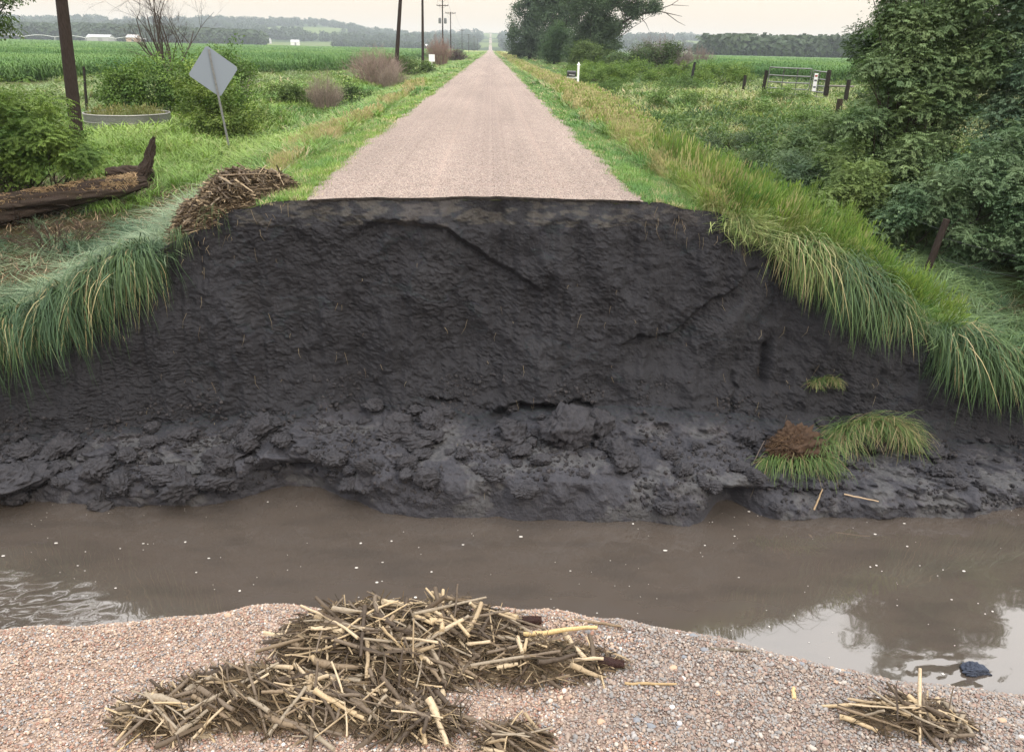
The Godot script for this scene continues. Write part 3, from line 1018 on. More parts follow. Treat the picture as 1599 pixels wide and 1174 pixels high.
func build_land() -> void:
	# ground of the far side, from the brink to the hills
	var xs := PackedFloat32Array()
	for i in 121:
		var t := i / 60.0 - 1.0
		xs.append(ROAD_X + signf(t) * (absf(t) * 16.0 + pow(absf(t), 7.0) * 2600.0))
	var ny := 170
	var land := func(i: int, j: int) -> Vector3:
		var x := xs[i]
		var q := float(j) / (ny - 1)
		var d := zcut(clampf(x, -18.0, 18.0)) + 0.01 + q * 26.0 + pow(q, 6.0) * 3600.0
		return ground_at(x, d, -0.02 if j > 0 else -0.05)
	var land_col := func(p: Vector3, _i: int, _j: int) -> Color:
		var d := -p.z
		var k: float = 0.5 + nz.patch.get_noise_2d(p.x * 0.6, p.z * 0.6)
		var c := Color(0.05, 0.062, 0.03).lerp(Color(0.085, 0.095, 0.042), clampf(k, 0, 1))
		if d < 21.0 and p.x < -5.8: c = c.lerp(Color(0.085, 0.062, 0.05), 0.85 * smoothstep(-0.35, 0.1, nz.fine.get_noise_2d(p.x * 0.5, d * 0.35)))
		if d > 1200.0:
			var f: float = nz.hill.get_noise_2d(p.x * 3.0, d * 3.0)
			c = Color(0.12, 0.16, 0.06) if f > 0.08 else Color(0.035, 0.06, 0.025)
		elif d > 260.0:
			c = Color(0.15, 0.21, 0.07) if nz.hill.get_noise_2d(p.x * 2.0, d * 4.0) > -0.05 else Color(0.26, 0.29, 0.13)
		return c
	struct("ground", grid(121, ny, land, land_col, mats.turf, true))
	# chip-sealed road, a slab with a broken front edge
	var rows := 260
	var cols := 61
	var road := func(i: int, j: int) -> Vector3:
		var u := i / float(cols - 1) * 2.0 - 1.0
		var q := float(j) / (rows - 1)
		var d0 := zcut(ROAD_X + u * 2.8) - 0.025
		var d := d0 + q * 30.0 + pow(q, 5.0) * 3000.0
		var e: float = nz.b.get_noise_2d(d * 0.9, 3.0 * signf(u)) * 0.12 + nz.a.get_noise_2d(d * 0.8, 9.0 * signf(u)) * 0.16 + nz.fine.get_noise_2d(d * 3.0, 30.0 * signf(u)) * 0.08
		var hw := (tab([[12.6, 2.66], [15.0, 2.85], [20.0, 3.05]], d) if u < 0.0 else tab([[12.6, 2.9], [20.0, 3.02]], d))
		var x := ROAD_X + u * (hw + e * absf(u))
		return Vector3(x, ground_h(x, maxf(d, zcut(x))) + 0.022 - 0.02 * pow(absf(u), 20.0), -d)
	var road_col := func(p: Vector3, i: int, _j: int) -> Color:
		var u := i / float(cols - 1) * 2.0 - 1.0
		var k: float = nz.patch.get_noise_2d(p.x * 2.2, p.z * 0.35) * 0.5 + nz.fine.get_noise_2d(p.x, p.z) * 0.25 + nz.fine.get_noise_2d(p.x * 2.2, p.z * 0.04) * 0.35
		var c := Color(0.335, 0.285, 0.255) * (1.0 + 0.3 * k)
		var strip_: float = exp(-pow((u - 0.05 + 0.1 * nz.a.get_noise_2d(0.0, p.z)) / 0.16, 2.0))
		return c.lerp(Color(0.27, 0.225, 0.205), 0.4 * strip_)
	struct("road", grid(cols, rows, road, road_col, mats.chip_seal, true))
	var edge := func(i: int, j: int) -> Vector3:
		var x := lerpf(-2.96, 2.6, i / 200.0)
		var d := zcut(x) - 0.025
		var y: float = ground_h(x, zcut(x)) + 0.018
		var t := j / 4.0
		return Vector3(x, y - t * 0.11 * (1.0 + 0.35 * nz.b.get_noise_2d(x * 4.0, 70.0)), -(d + t * t * 0.09 + (nz.f3.get_noise_2d(x * 2.0, j * 0.4) * 0.015 if j > 0 else 0.0)))
	struct("road_edge", grid(201, 5, edge, func(p: Vector3, _i: int, _j: int) -> Color: return Color(0.05, 0.046, 0.043) * (1.0 + 0.5 * nz.fine.get_noise_2d(p.x * 3.0, p.y * 20.0)), mats.soil), "thin broken edge of the paving")
	# the cut bank
	var fx := PackedFloat32Array()
	var x := -18.0
	while x < 18.0:
		fx.append(x)
		x += 0.026 if x > -9.8 and x < 11.2 else 0.12
	var fr := 300
	var face := func(i: int, j: int) -> Vector3:
		return face_point(fx[i], j / float(fr - 1))
	var face_col := func(p: Vector3, _i: int, j: int) -> Color:
		var v := j / float(fr - 1)
		var c := Color(0.0278, 0.0302, 0.0345)
		var br: float = nz.patch.get_noise_3d(p.x * 3.0, p.y * 4.0, p.z)
		c = c.lerp(Color(0.037, 0.0345, 0.038), 0.6 * smoothstep(0.12, 0.35, br))
		# slump turns paler grey, with still paler patches picked by noise
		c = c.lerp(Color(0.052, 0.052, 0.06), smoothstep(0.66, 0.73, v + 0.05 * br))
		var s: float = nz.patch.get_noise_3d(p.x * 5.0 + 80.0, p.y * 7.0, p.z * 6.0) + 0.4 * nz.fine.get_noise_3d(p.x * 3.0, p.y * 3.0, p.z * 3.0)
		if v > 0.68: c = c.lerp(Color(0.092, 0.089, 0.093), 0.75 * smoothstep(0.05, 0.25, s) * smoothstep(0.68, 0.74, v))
		# band of lighter road base under the paving
		if p.y > -0.42 and absf(p.x - ROAD_X) < 4.0:
			c = c.lerp(Color(0.085, 0.078, 0.07), 0.55 * smoothstep(-0.05, 0.2, nz.fine.get_noise_3d(p.x * 2.0, p.y * 6.0, 2.0)))
		return c
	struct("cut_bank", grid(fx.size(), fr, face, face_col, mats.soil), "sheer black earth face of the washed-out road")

func build_water() -> void:
	var nx := 420
	var ny := 170
	var at := func(i: int, j: int) -> Vector3:
		var u := i / float(nx - 1) * 2.0 - 1.0
		var x := u * 11.0 + signf(u) * pow(absf(u), 9.0) * 40.0
		var z := lerpf(-5.2, -13.6, j / float(ny - 1))
		var calm: float = nz.fine.get_noise_2d(x * 0.7, z * 1.2) * 0.0012 + nz.a.get_noise_2d(x * 4.0, z * 5.0) * 0.002
		var rl := exp(-pow((x + 6.7) / 1.0, 2.0) - pow((z + 8.3) / 0.7, 2.0))
		var rq := exp(-pow((x - 5.9) / 0.55, 2.0) - pow((z + 7.15) / 0.28, 2.0))
		var rip: float = (nz.f3.get_noise_2d(x * 0.9, z * 1.8) * 0.028) * (rl + rq)
		return Vector3(x, WATER + calm + rip, z)
	struct("stream", grid(nx, ny, at, func(_p: Vector3, _i: int, _j: int) -> Color: return Color.WHITE, mats.muddy_water, true), "still muddy brown floodwater between the banks")
	rng.seed = 77
	var b := MB.new()
	for i in 7:
		var an := TAU * i / 7.0
		var a2 := TAU * (i + 1) / 7.0
		b.tri(Vector3(0, 0.25, 0), Vector3(cos(an), 0, sin(an)), Vector3(cos(a2), 0, sin(a2)), Color.WHITE)
	var xf := []
	var cols := []
	for k in 430:
		var p := Vector3(rr(-9, 10), WATER + 0.006, rr(-11.2, -6.4))
		if nz.patch.get_noise_2d(p.x * 3.0, p.z * 3.0) < -0.08: continue
		var s := 0.005 + 0.016 * pow(rng.randf(), 4.0)
		xf.append(Transform3D(Basis(Vector3.UP, rr(0, TAU)).scaled(Vector3(s * rr(0.8, 1.9), s * 0.6, s)), p))
		cols.append(Color.WHITE)
	var f := multi("foam_flecks", b.mesh(mats.foam), xf, cols)
	meta(f, "tiny white foam flecks drifting on the muddy water", "foam")

func build_near_gravel() -> void:
	var at := func(i: int, j: int) -> Vector3:
		var x := lerpf(-9.0, 9.0, i / 300.0)
		x = x * (0.35 + 0.65 * pow(absf(x) / 9.0, 1.2))
		var d := lerpf(0.6, 3.2, j / 140.0)
		if j > 140: d = 3.2 + (j - 140) * 0.3
		if j < 20: d = 0.6 - (20 - j) * 0.5
		return Vector3(x, near_h(x, d) + nz.f4.get_noise_2d(x * 2.0, d * 2.0) * 0.006, -d)
	var col := func(p: Vector3, _i: int, _j: int) -> Color:
		var k: float = nz.fine.get_noise_2d(p.x * 0.7, p.z * 0.9)
		return Color(0.85, 0.83, 0.82).lerp(Color(0.58, 0.58, 0.59), smoothstep(-0.3, 0.9, p.x + k))
	struct("gravel_brink", grid(301, 160, at, col, mats.gravel_bed, true), "broken edge of the near road, covered in pinkish gravel")
	# loose small gravel
	var ms := []
	for k in 4: ms.append(pebble(900 + k))
	for k in 4:
		rng.seed = 400 + k
		var xf := []
		var cols := []
		for i in 26000:
			var x := rr(-2.6, 2.7)
			var lip := tab(LIP, x)
			var d := rr(1.45, lip + 0.1)
			if d > lip and rng.randf() < 0.3: continue
			var s := 0.0055 + 0.007 * pow(rng.randf(), 3.0)
			if x > 0.2 and rng.randf() < 0.12: s *= 1.7
			xf.append(Transform3D(Basis.from_euler(Vector3(rr(-0.6, 0.6), rr(0, TAU), rr(-0.6, 0.6))).scaled(Vector3.ONE * s), Vector3(x, near_h(x, d) + s * 0.1 + 0.002, -d)))
			var c := rcol(Color(0.26, 0.18, 0.138), Color(0.36, 0.275, 0.21), 0.25)
			var q := rng.randf()
			if q < 0.14: c = rcol(Color(0.19, 0.105, 0.08), Color(0.3, 0.17, 0.125))
			elif q < 0.21: c = rcol(Color(0.40, 0.35, 0.30), Color(0.52, 0.47, 0.42))
			elif q < (0.42 if x < 0.4 else 0.6): c = rcol(Color(0.15, 0.15, 0.155), Color(0.32, 0.3, 0.29))
			if x + nz.fine.get_noise_2d(x * 0.7, d * 0.9) > 0.35: c = c.lerp(Color(0.17, 0.155, 0.145), 0.45)
			cols.append(c)
		var g := multi("loose_gravel", ms[k], xf, cols)
		meta(g, "fine pinkish gravel covering the near brink", "gravel")
	# larger stones that can be told apart
	rng.seed = 500
	var kinds := [
		["pale grey rounded pebble lying on the near gravel", Color(0.4, 0.4, 0.41), "pale grey pebbles"],
		["whitish pebble lying on the near gravel", Color(0.6, 0.57, 0.54), "whitish pebbles"],
		["tan orange pebble lying on the near gravel", Color(0.4, 0.27, 0.19), "tan orange pebbles"],
		["dark bluish grey pebble lying on the near gravel", Color(0.17, 0.18, 0.2), "dark pebbles"]]
	var pm := []
	for q in kinds:
		var m: StandardMaterial3D = mats.stone.duplicate()
		m.albedo_color = lin(q[1].r, q[1].g, q[1].b)
		pm.append(m)
	var shapes := []
	for k in 5:
		var r := rock(60 + k, 2, 0.05, 0.6, 30)
		shapes.append(r)
	for k in 90:
		var x := rr(-2.0, 2.3)
		if rng.randf() < 0.6: x = rr(0.3, 2.2)
		var lip := tab(LIP, x)
		var d := rr(1.75, lip - 0.02)
		if k % 4 == 0: d = lip - rr(0.0, 0.06)
		var qi := rng.randi() % 4
		var s := 0.011 + 0.02 * pow(rng.randf(), 2.0)
		var o := put("pebble", shapes[rng.randi() % 5], null, Transform3D(Basis(Vector3.UP, rr(0, TAU)).scaled(Vector3(s * rr(1.0, 1.5), s, s)), Vector3(x, near_h(x, d) + s * 0.12, -d)))
		o.set_surface_override_material(0, pm[qi])
		var spot_: String = "left of the stalk heaps" if x < -0.6 else ("beside the stalk heaps" if x < 0.55 else ("between the large and the right-hand heap" if x < 1.25 else "around the right-hand heap"))
		meta(o, kinds[qi][0].replace("lying on the near gravel", "on the gravel " + spot_), "pebble", kinds[qi][2] + " " + spot_)

# ------------------------------------------------------------------ on the cut bank
func build_bank_things() -> void:
	var rocks := []
	for k in 7: rocks.append(rock(k + 1, 5, 0.3, 0.85, 9))
	var tint := func(o: MeshInstance3D, c: Color) -> void:
		var m: StandardMaterial3D = mats.soil.duplicate()
		m.albedo_color = lin(c.r, c.g, c.b)
		o.set_surface_override_material(0, m)
	var big := [
		["boulder-like earth clod under the gaping crack at the foot of the bank", 1.35, 0.735, 0.78, 0],
		["broad flat clod just right of the boulder-like clod", 1.95, 0.71, 0.6, 1],
		["rounded clod left of the boulder-like clod, below the crack", 0.45, 0.76, 0.55, 2],
		["angular brownish clod leaning out above the undercut alcove", -3.95, 0.72, 0.6, 3],
		["upright clod beside the undercut alcove at the water", -4.45, 0.85, 0.5, 4],
		["slab of dark earth on the ledge left of centre", -1.3, 0.76, 0.5, 5],
		["clod standing in the shadow of the upright slot", 4.75, 0.74, 0.45, 6],
		["squarish clod below the upright slot, beside the twig", 5.0, 0.79, 0.42, 0],
		["wedge-shaped clod in the middle of the slumped ledge", 2.3, 0.82, 0.55, 3],
		["low grey clod plastered with silt at the left water edge", -7.9, 0.9, 1.1, 2],
		["silty clod at the water just left of the alcove", -5.1, 0.93, 0.6, 5],
		["dark clod half buried in the right-hand mud slope", 8.1, 0.72, 0.5, 1]]
	rng.seed = 88
	for q in big:
		var p := face_point(q[1], q[2])
		var o := put("earth_clod", rocks[q[4]], null, Transform3D(Basis.from_euler(Vector3(rr(-0.4, 0.4), rr(0, TAU), rr(-0.4, 0.4))).scaled(Vector3(q[3], q[3] * (0.45 if q[1] < -7.0 else 0.9), q[3])), p + Vector3(0, 0.1, 0.16) * q[3]))
		meta(o, q[0], "clod", "clods fallen from the bank")
		tint.call(o, Color(0.044, 0.043, 0.048))
	var sc := put("earth_clod", rocks[4], null, Transform3D(Basis(Vector3.UP, 0.6).scaled(Vector3(0.42, 0.26, 0.3)), Vector3(-6.5, WATER + 0.02, -10.95)))
	meta(sc, "small dark clod standing alone in the water by the left bank", "clod", "clods fallen from the bank")
	tint.call(sc, Color(0.045, 0.043, 0.046))
	var sm := mats.soil.duplicate() as StandardMaterial3D
	sm.albedo_color = lin(0.046, 0.045, 0.05)
	for k in 140:
		var x := rr(-9, 9.5)
		var v := rr(0.66, 0.95)
		var s := 0.12 + 0.36 * pow(rng.randf(), 2.2)
		var o := put("earth_clod", rocks[rng.randi() % 7], null, Transform3D(Basis.from_euler(Vector3(rr(-1, 1), rr(0, TAU), rr(-1, 1))).scaled(Vector3(s * rr(0.8, 1.4), s * rr(0.6, 1.0), s)), face_point(x, v) + Vector3(0, 0.14, 0.14) * s))
		o.set_surface_override_material(0, sm)
		var zone: String = ["at the far left end of the bank foot", "above and left of the undercut alcove", "left of the gaping crack", "under and right of the gaping crack", "between the cave and the root mat", "on the right-hand mud slope"][clampi(int((x + 9.0) / 3.1), 0, 5)]
		meta(o, ("larger dark clod " if s > 0.25 else "small dark clod ") + zone, "clod", "clods in the rubble " + zone)
	var xf := []
	var cols := []
	for k in 16000:
		var x := rr(-9.5, 10.5)
		var v := rr(0.58, 0.95)
		if nz.patch.get_noise_2d(x * 4.0, v * 30.0) < -0.02: continue
		var s := 0.015 + 0.07 * pow(rng.randf(), 3.0)
		xf.append(Transform3D(Basis.from_euler(Vector3(rr(-2, 2), rr(0, TAU), rr(-2, 2))).scaled(Vector3.ONE * s), face_point(x, v)))
		cols.append(rcol(Color(0.03, 0.03, 0.034), Color(0.048, 0.044, 0.045), 0.25))
	var cr := multi("soil_crumbs", rock(9, 1, 0.2, 0.8), xf, cols)
	meta(cr, "loose crumbs of dark soil along the foot of the bank", "soil")
	# blue-black stone standing in the water near the brink
	var st := put("dark_stone", rock(13, 4, 0.3, 0.55, 24), null, Transform3D(Basis(Vector3.UP, 0.5).scaled(Vector3(0.34, 0.28, 0.24)), Vector3(6.25, WATER + 0.03, -7.25)))
	tint.call(st, Color(0.05, 0.06, 0.085))
	meta(st, "blue-black stone breaking the water at right, close to the gravel brink", "stone")
	# fallen sods
	sod("upturned sod with a brown mat of roots and green grass below it", 5.35, 0.80, 0.64, true, 11)
	sod("arched sod of long drooping grass lying on the mud slope at right", 7.0, 0.72, 0.8, false, 12)
	sod("scrap of grass caught on the dark slope above the arched sod", 6.3, 0.52, 0.28, false, 13)
	loose_stalk("twig", "grey twig stuck upright in rubble left of the brown root mat", face_point(4.75, 0.80) + Vector3(0, 0.12, 0.1), 0.5, 0.012, 0.4, Color(0.16, 0.13, 0.12), "twig", 1.15)
	loose_stalk("twig", "pale curved twig at the water below the brown root mat", face_point(5.55, 0.93) + Vector3(0, 0.06, 0.1), 0.42, 0.016, 0.9, Color(0.3, 0.22, 0.14), "twig", 0.6)
	loose_stalk("twig", "pale straight twig lying at the water below the sods", face_point(6.3, 0.925) + Vector3(0, 0.06, 0.12), 0.55, 0.014, -0.3, Color(0.42, 0.32, 0.22), "twig", -0.1)
	# roots and straws hanging out of the face
	rng.seed = 97
	var b := MB.new()
	for k in 260:
		var x := rr(-6.5, 7.5)
		var v := rr(0.03, 0.92)
		if rng.randf() < 0.4: v = rr(0.0, 0.1)
		if absf(x - ROAD_X) < 3.0 and v < 0.2: continue
		var p := face_point(x, v) + Vector3(0, 0, 0.01)
		var d := Vector3(rr(-0.5, 0.5), -1, rr(0.0, 0.4)).normalized()
		var L := rr(0.05, 0.3)
		var c := rcol(Color(0.16, 0.12, 0.08), Color(0.32, 0.27, 0.18), 0.2)
		b.tube([p, p + d * L * 0.5 + Vector3(rr(-0.03, 0.03), 0, 0.03), p + d * L], [0.004, 0.003, 0.0015], 3, c, false)
	var rt := put("rootlets", b.mesh(mats.straw))
	meta(rt, "thin pale rootlets poking out of the black face", "roots", "", "stuff")

func sod(label: String, x: float, v: float, s: float, roots: bool, seed_: int) -> void:
	rng.seed = seed_
	var p := face_point(x, v)
	var t := thing("sod_clump", label, "sod", p, "clumps of turf fallen from the edge")
	if roots:
		var r := put("root_mat", rock(40, 5, 0.5, 0.8, 10), t, Transform3D(Basis().scaled(Vector3(s * 1.5, s * 1.15, s * 1.0)), Vector3(0, s * 0.35, 0)))
		var m: StandardMaterial3D = mats.soil.duplicate()
		m.albedo_color = lin(0.07, 0.045, 0.03)
		m.roughness = 0.95
		r.set_surface_override_material(0, m)
		var f := MB.new()
		for k in 2200:
			var d := rdir()
			if d.z < -0.2 or d.y < -0.3: continue
			var q := Vector3(d.x * s * 0.74, s * 0.35 + d.y * s * 0.46, d.z * s * 0.5)
			var e := q + d * rr(0.0, 0.04) + Vector3(rr(-0.1, 0.1), rr(-0.12, 0.02), rr(-0.02, 0.05))
			f.tube([q, (q + e) * 0.5 + d * 0.02, e], [0.004, 0.003, 0.0015], 3, rcol(Color(0.08, 0.05, 0.033), Color(0.22, 0.145, 0.09), 0.25), false)
		var fm := put("root_fibres", f.mesh(mats.straw), t)
		fm.set_meta("kind", "stuff")
	else:
		var r2 := put("turf", rock(41, 3, 0.4, 0.5), t, Transform3D(Basis().scaled(Vector3(s * 1.3, s * 0.8, s * 0.8)), Vector3(0, s * 0.1, 0)))
		var m2: StandardMaterial3D = mats.soil.duplicate()
		m2.albedo_color = lin(0.05, 0.045, 0.04)
		r2.set_surface_override_material(0, m2)
	var g := MB.new()
	for k in int(s * (900 if roots else 1500)):
		var a := rr(-1.0, 1.0)
		var root: Vector3
		var out: Vector3
		if roots:
			root = Vector3(a * s * 0.85, s * (0.22 - 0.1 * a * a) - 0.06, s * 0.36 + rr(-0.08, 0.05))
			out = Vector3(a * 0.9 + rr(-0.5, 0.5), 0, 1.0).normalized()
			if rng.randf() < 0.3: root = Vector3(s * rr(0.5, 0.95), s * rr(0.2, 0.6), s * 0.1)
		else:
			var th := (a + 1.0) * 0.5 * PI
			root = Vector3(cos(th) * s * -0.75, s * (0.12 + 0.42 * sin(th)), rr(-0.15, 0.2) * s)
			out = Vector3(rr(-0.5, 1.4), 0, rr(0.0, 1.0)).normalized()
			if a < -0.5: out = Vector3(rr(-1.0, 0.4), 0, rr(0.3, 1.0)).normalized()
		var L := s * rr(0.35, 1.15)
		out = out.rotated(Vector3.UP, rr(-0.5, 0.5))
		var prev := root
		var up0 := rr(0.1, 1.2)
		var dn0 := rr(-1.5, -0.6)
		var bend0 := rr(0.6, 1.4)
		var side := Vector3(out.z, 0, -out.x)
		var col := rcol(Color(0.045, 0.095, 0.028), Color(0.13, 0.19, 0.055), 0.25)
		if rng.randf() < (0.12 if roots else 0.3): col = rcol(Color(0.32, 0.27, 0.14), Color(0.2, 0.16, 0.09))
		for sgm in 5:
			var an := lerpf(up0, dn0, pow(sgm / 4.0, bend0)) + rr(-0.15, 0.15)
			var nx := prev + (out * cos(an) + Vector3.UP * sin(an)) * L / 5.0
			var w := 0.014 * (1.0 - sgm * 0.17)
			g.quad(prev - side * w * 0.5, nx - side * w * 0.4, nx + side * w * 0.4, prev + side * w * 0.5, col)
			prev = nx
	var gm := put("grass", g.mesh(mats.grass_blade), t)
	gm.set_meta("kind", "stuff")

# ------------------------------------------------------------------ poles, signs
func build_poles_and_signs() -> void:
	utility_pole("thick brown utility pole close by at left, beside the round tank", -12.9, 25.0, 9.0, 0.17, Vector2(0.75, 0.0), [])
	utility_pole("leaning utility pole rising out of the bare brush", -8.9, 76.0, 11.0, 0.18, Vector2(1.15, 0), [])
	utility_pole("straight utility pole just left of the small white road sign", -8.9, 108.0, 11.5, 0.17, Vector2(0.2, 0), [])
	utility_pole("utility pole with two crossarms and a pair of transformers", -11.0, 190.0, 13.3, 0.16, Vector2(0.1, 0), [[0.25, 2.6], [1.5, 2.6]], true)
	utility_pole("utility pole with a single wide crossarm right of the transformer pole", -11.3, 235.0, 12.2, 0.15, Vector2(0.0, 0), [[0.3, 2.9]])
	utility_pole("first small distant utility pole with a crossarm beyond the tall ones", -15.2, 440.0, 12.0, 0.15, Vector2(0, 0), [[0.3, 2.8]])
	utility_pole("second small distant utility pole toward the vanishing road", -15.3, 580.0, 12.0, 0.16, Vector2(0, 0), [[0.3, 2.6]])
	utility_pole("third small distant utility pole toward the vanishing road", -14.6, 730.0, 13.0, 0.17, Vector2(0, 0), [[0.3, 2.6]])
	utility_pole("farthest tiny utility pole before the road's vanishing point", -14.2, 900.0, 13.0, 0.18, Vector2(0, 0), [[0.3, 2.6]])
	var spans := []
	var tops := [[-11.0, 190.0, 13.0], [-11.3, 235.0, 11.9], [-15.2, 440.0, 11.7], [-15.3, 580.0, 11.7], [-14.6, 730.0, 12.7]]
	for i in tops.size() - 1:
		for s in [-1.2, 1.2]:
			spans.append([ground_at(tops[i][0], tops[i][1], tops[i][2]) + Vector3(s, 0, 0), ground_at(tops[i + 1][0], tops[i + 1][1], tops[i + 1][2]) + Vector3(s, 0, 0), 1.4])
	spans.append([ground_at(-8.9, 108.0, 11.2), ground_at(-11.0, 190.0, 13.0), 1.0])
	wires("thin overhead wires strung between the roadside poles", spans, 0.014)
	# back of a diamond warning sign, leaning
	var at := ground_at(-8.18, 25.0, -0.15)
	var t := thing("warning_sign", "back of a grey diamond road sign on a leaning post", "sign", at)
	var tilt := Basis(Vector3.BACK, 0.09) * Basis(Vector3.UP, 0.25)
	var h := 2.17 - at.y
	var b := MB.new()
	b.box(Vector3(0, h * 0.5, 0), Vector3(0.06, h, 0.035), Basis(), Color(0.26, 0.27, 0.28))
	put("post", b.mesh(mats.galvanised), t, Transform3D(tilt, Vector3.ZERO))
	var pl := MB.new()
	var cpts := []
	for c in 4:
		for q in [-0.06, 0.06]:
			var an: float = PI * 0.5 * c + q
			cpts.append(Vector3(cos(an), sin(an), 0) * 0.7)
	for s in [-1.0, 1.0]:
		for i in 8:
			var a: Vector3 = cpts[i] + Vector3(0, 0, 0.0015 * s)
			var e: Vector3 = cpts[(i + 1) % 8] + Vector3(0, 0, 0.0015 * s)
			if s > 0: pl.tri(Vector3(0, 0, 0.0015), e, a, Color.WHITE)
			else: pl.tri(Vector3(0, 0, -0.0015), a, e, Color.WHITE)
	put("plate", pl.mesh(mats.sign_back), t, Transform3D(tilt * Basis(Vector3.BACK, 0.06), tilt * Vector3(0, h - 0.62, -0.024)))
	var bo := MB.new()
	for y in [h - 0.25, h - 0.95]:
		bo.tube([Vector3(0, y, 0.015), Vector3(0, y, 0.03)], [0.014, 0.012], 6, Color(0.3, 0.3, 0.3))
	put("bolts", bo.mesh(mats.galvanised), t, Transform3D(tilt, Vector3.ZERO)).set_meta("kind", "stuff")
	# small white sign far along the road
	var w := thing("road_sign", "small white rectangular road sign beside the far poles", "sign", ground_at(-8.4, 118.0, -0.1))
	var p := MB.new()
	p.box(Vector3(0, 1.1, 0), Vector3(0.08, 2.2, 0.06), Basis(), Color(0.6, 0.6, 0.6))
	put("post", p.mesh(mats.plain), w)
	var pp := MB.new()
	pp.box(Vector3(0, 1.95, 0.05), Vector3(0.85, 0.95, 0.01), Basis(), Color(0.75, 0.76, 0.78))
	put("plate", pp.mesh(mats.plain), w)

# ------------------------------------------------------------------ left side
func build_left_side() -> void:
	# round stock tank full of weeds
	var c := ground_at(-13.7, 30.6, 0.0)
	c.y = -0.72
	var t := thing("stock_tank", "round galvanised stock tank filled with weeds", "tank", c)
	var b := MB.new()
	var ring := func(m: MB, r: float, y0: float, y1: float, col: Color, inner: bool) -> void:
		var k := m.v.size()
		for i in 48:
			var an := TAU * i / 48.0
			for y in [y0, y1]:
				m.v.append(Vector3(cos(an) * r, y, sin(an) * r))
				m.c.append(col)
		for i in 48:
			var a := k + i * 2
			var e := k + ((i + 1) % 48) * 2
			for q in ([a, a + 1, e, e, a + 1, e + 1] if inner else [a, e, a + 1, e, e + 1, a + 1]): m.ix.append(q)
	ring.call(b, 1.5, -0.1, 0.56, Color(0.24, 0.245, 0.25), false)
	ring.call(b, 1.47, -0.1, 0.56, Color(0.16, 0.13, 0.11), true)
	put("wall", b.mesh(mats.galvanised), t)
	for y in [0.56, 0.3]:
		var rp := []
		var rd := []
		for i in 49:
			rp.append(Vector3(cos(TAU * i / 48.0) * (1.49 if y > 0.5 else 1.505), y, sin(TAU * i / 48.0) * (1.49 if y > 0.5 else 1.505)))
			rd.append(0.028 if y > 0.5 else 0.014)
		var rm := MB.new()
		rm.tube(rp, rd, 6, Color(0.34, 0.33, 0.32), false)
		put("rim" if y > 0.5 else "rib", rm.mesh(mats.galvanised), t)
	var so := MB.new()
	for i in 24:
		so.tri(Vector3(0, 0.42, 0), Vector3(cos(TAU * i / 24.0) * 1.46, 0.36, sin(TAU * i / 24.0) * 1.46), Vector3(cos(TAU * (i + 1) / 24.0) * 1.46, 0.36, sin(TAU * (i + 1) / 24.0) * 1.46), Color(0.06, 0.05, 0.03))
	put("soil_fill", so.mesh(mats.turf), t)
	rng.seed = 5
	var tm := tuft(18, 0.32, 0.12, 0.014, 0.3, 55, Color(1, 1, 1), 0.1)
	var xf := []
	var cols := []
	rng.seed = 6
	for k in 190:
		var an := rr(0, TAU)
		var q := sqrt(rng.randf()) * 1.3
		xf.append(Transform3D(Basis(Vector3.UP, rr(0, TAU)).scaled(Vector3.ONE * rr(0.8, 1.7)), c + Vector3(cos(an) * q, 0.36, sin(an) * q)))
		cols.append(rcol(Color(0.12, 0.17, 0.04), Color(0.22, 0.2, 0.08)))
	var tw := multi("tank_weeds", tm, xf, cols)
	meta(tw, "yellow-green weeds growing inside the round tank", "weeds")
	# fallen trunk with an upright broken stub
	var lg := thing("fallen_trunk", "long fallen trunk strewn with straw, with an upturned broken stub", "log", Vector3(-10.0, -1.1, -18.2))
	var pts := [Vector3(-2.6, -0.42, 1.5), Vector3(-1.6, -0.2, 0.9), Vector3(-0.6, -0.02, 0.35), Vector3(0.4, 0.12, -0.3), Vector3(1.1, 0.2, -0.75), Vector3(1.55, 0.28, -1.1)]
	put("trunk", log_mesh(pts, [0.29, 0.28, 0.26, 0.23, 0.2, 0.12], Color(0.062, 0.049, 0.042), 2, 0.24), lg)
	put("broken_stub", log_mesh([Vector3(1.2, 0.16, -0.9), Vector3(1.45, 0.42, -1.1), Vector3(1.62, 0.75, -1.2), Vector3(1.72, 1.05, -1.25), Vector3(1.82, 1.28, -1.25)], [0.19, 0.15, 0.105, 0.09, 0.025], Color(0.055, 0.043, 0.037), 5, 0.24, true), lg)
	var f := MB.new()
	rng.seed = 9
	for k in 2200:
		var q := 4.7 * pow(rng.randf(), 1.25)
		if nz.fine.get_noise_2d(q * 2.0, 8.0) < -0.25 and rng.randf() < 0.8: continue
		var i0 := int(q)
		var p: Vector3 = (pts[i0] as Vector3).lerp(pts[i0 + 1], q - i0)
		var an := rr(-1.3, 1.7)
		p += Vector3(0, cos(an), sin(an)) * lerpf(0.295, 0.22, q / 4.7)
		var d := Vector3(rr(-1, 1), rr(-0.8, 0.3), rr(-0.6, 0.6)).normalized()
		f.tube([p - d * 0.07, p + Vector3.UP * 0.02, p + d * rr(0.05, 0.16)], [0.006, 0.007, 0.004], 4, rcol(Color(0.2, 0.13, 0.08), Color(0.45, 0.34, 0.2), 0.2), false)
	var fm := put("straw_litter", f.mesh(mats.straw), lg)
	fm.set_meta("kind", "stuff")
	var lo := put("short_log", log_mesh([Vector3(-0.6, 0, 0.1), Vector3(-0.2, 0.04, 0), Vector3(0.25, 0.02, 0), Vector3(0.55, -0.02, 0.05)], [0.13, 0.16, 0.17, 0.15], Color(0.065, 0.05, 0.042), 4, 0.15), null, Transform3D(Basis(), Vector3(-9.3, -0.83, -20.4)))
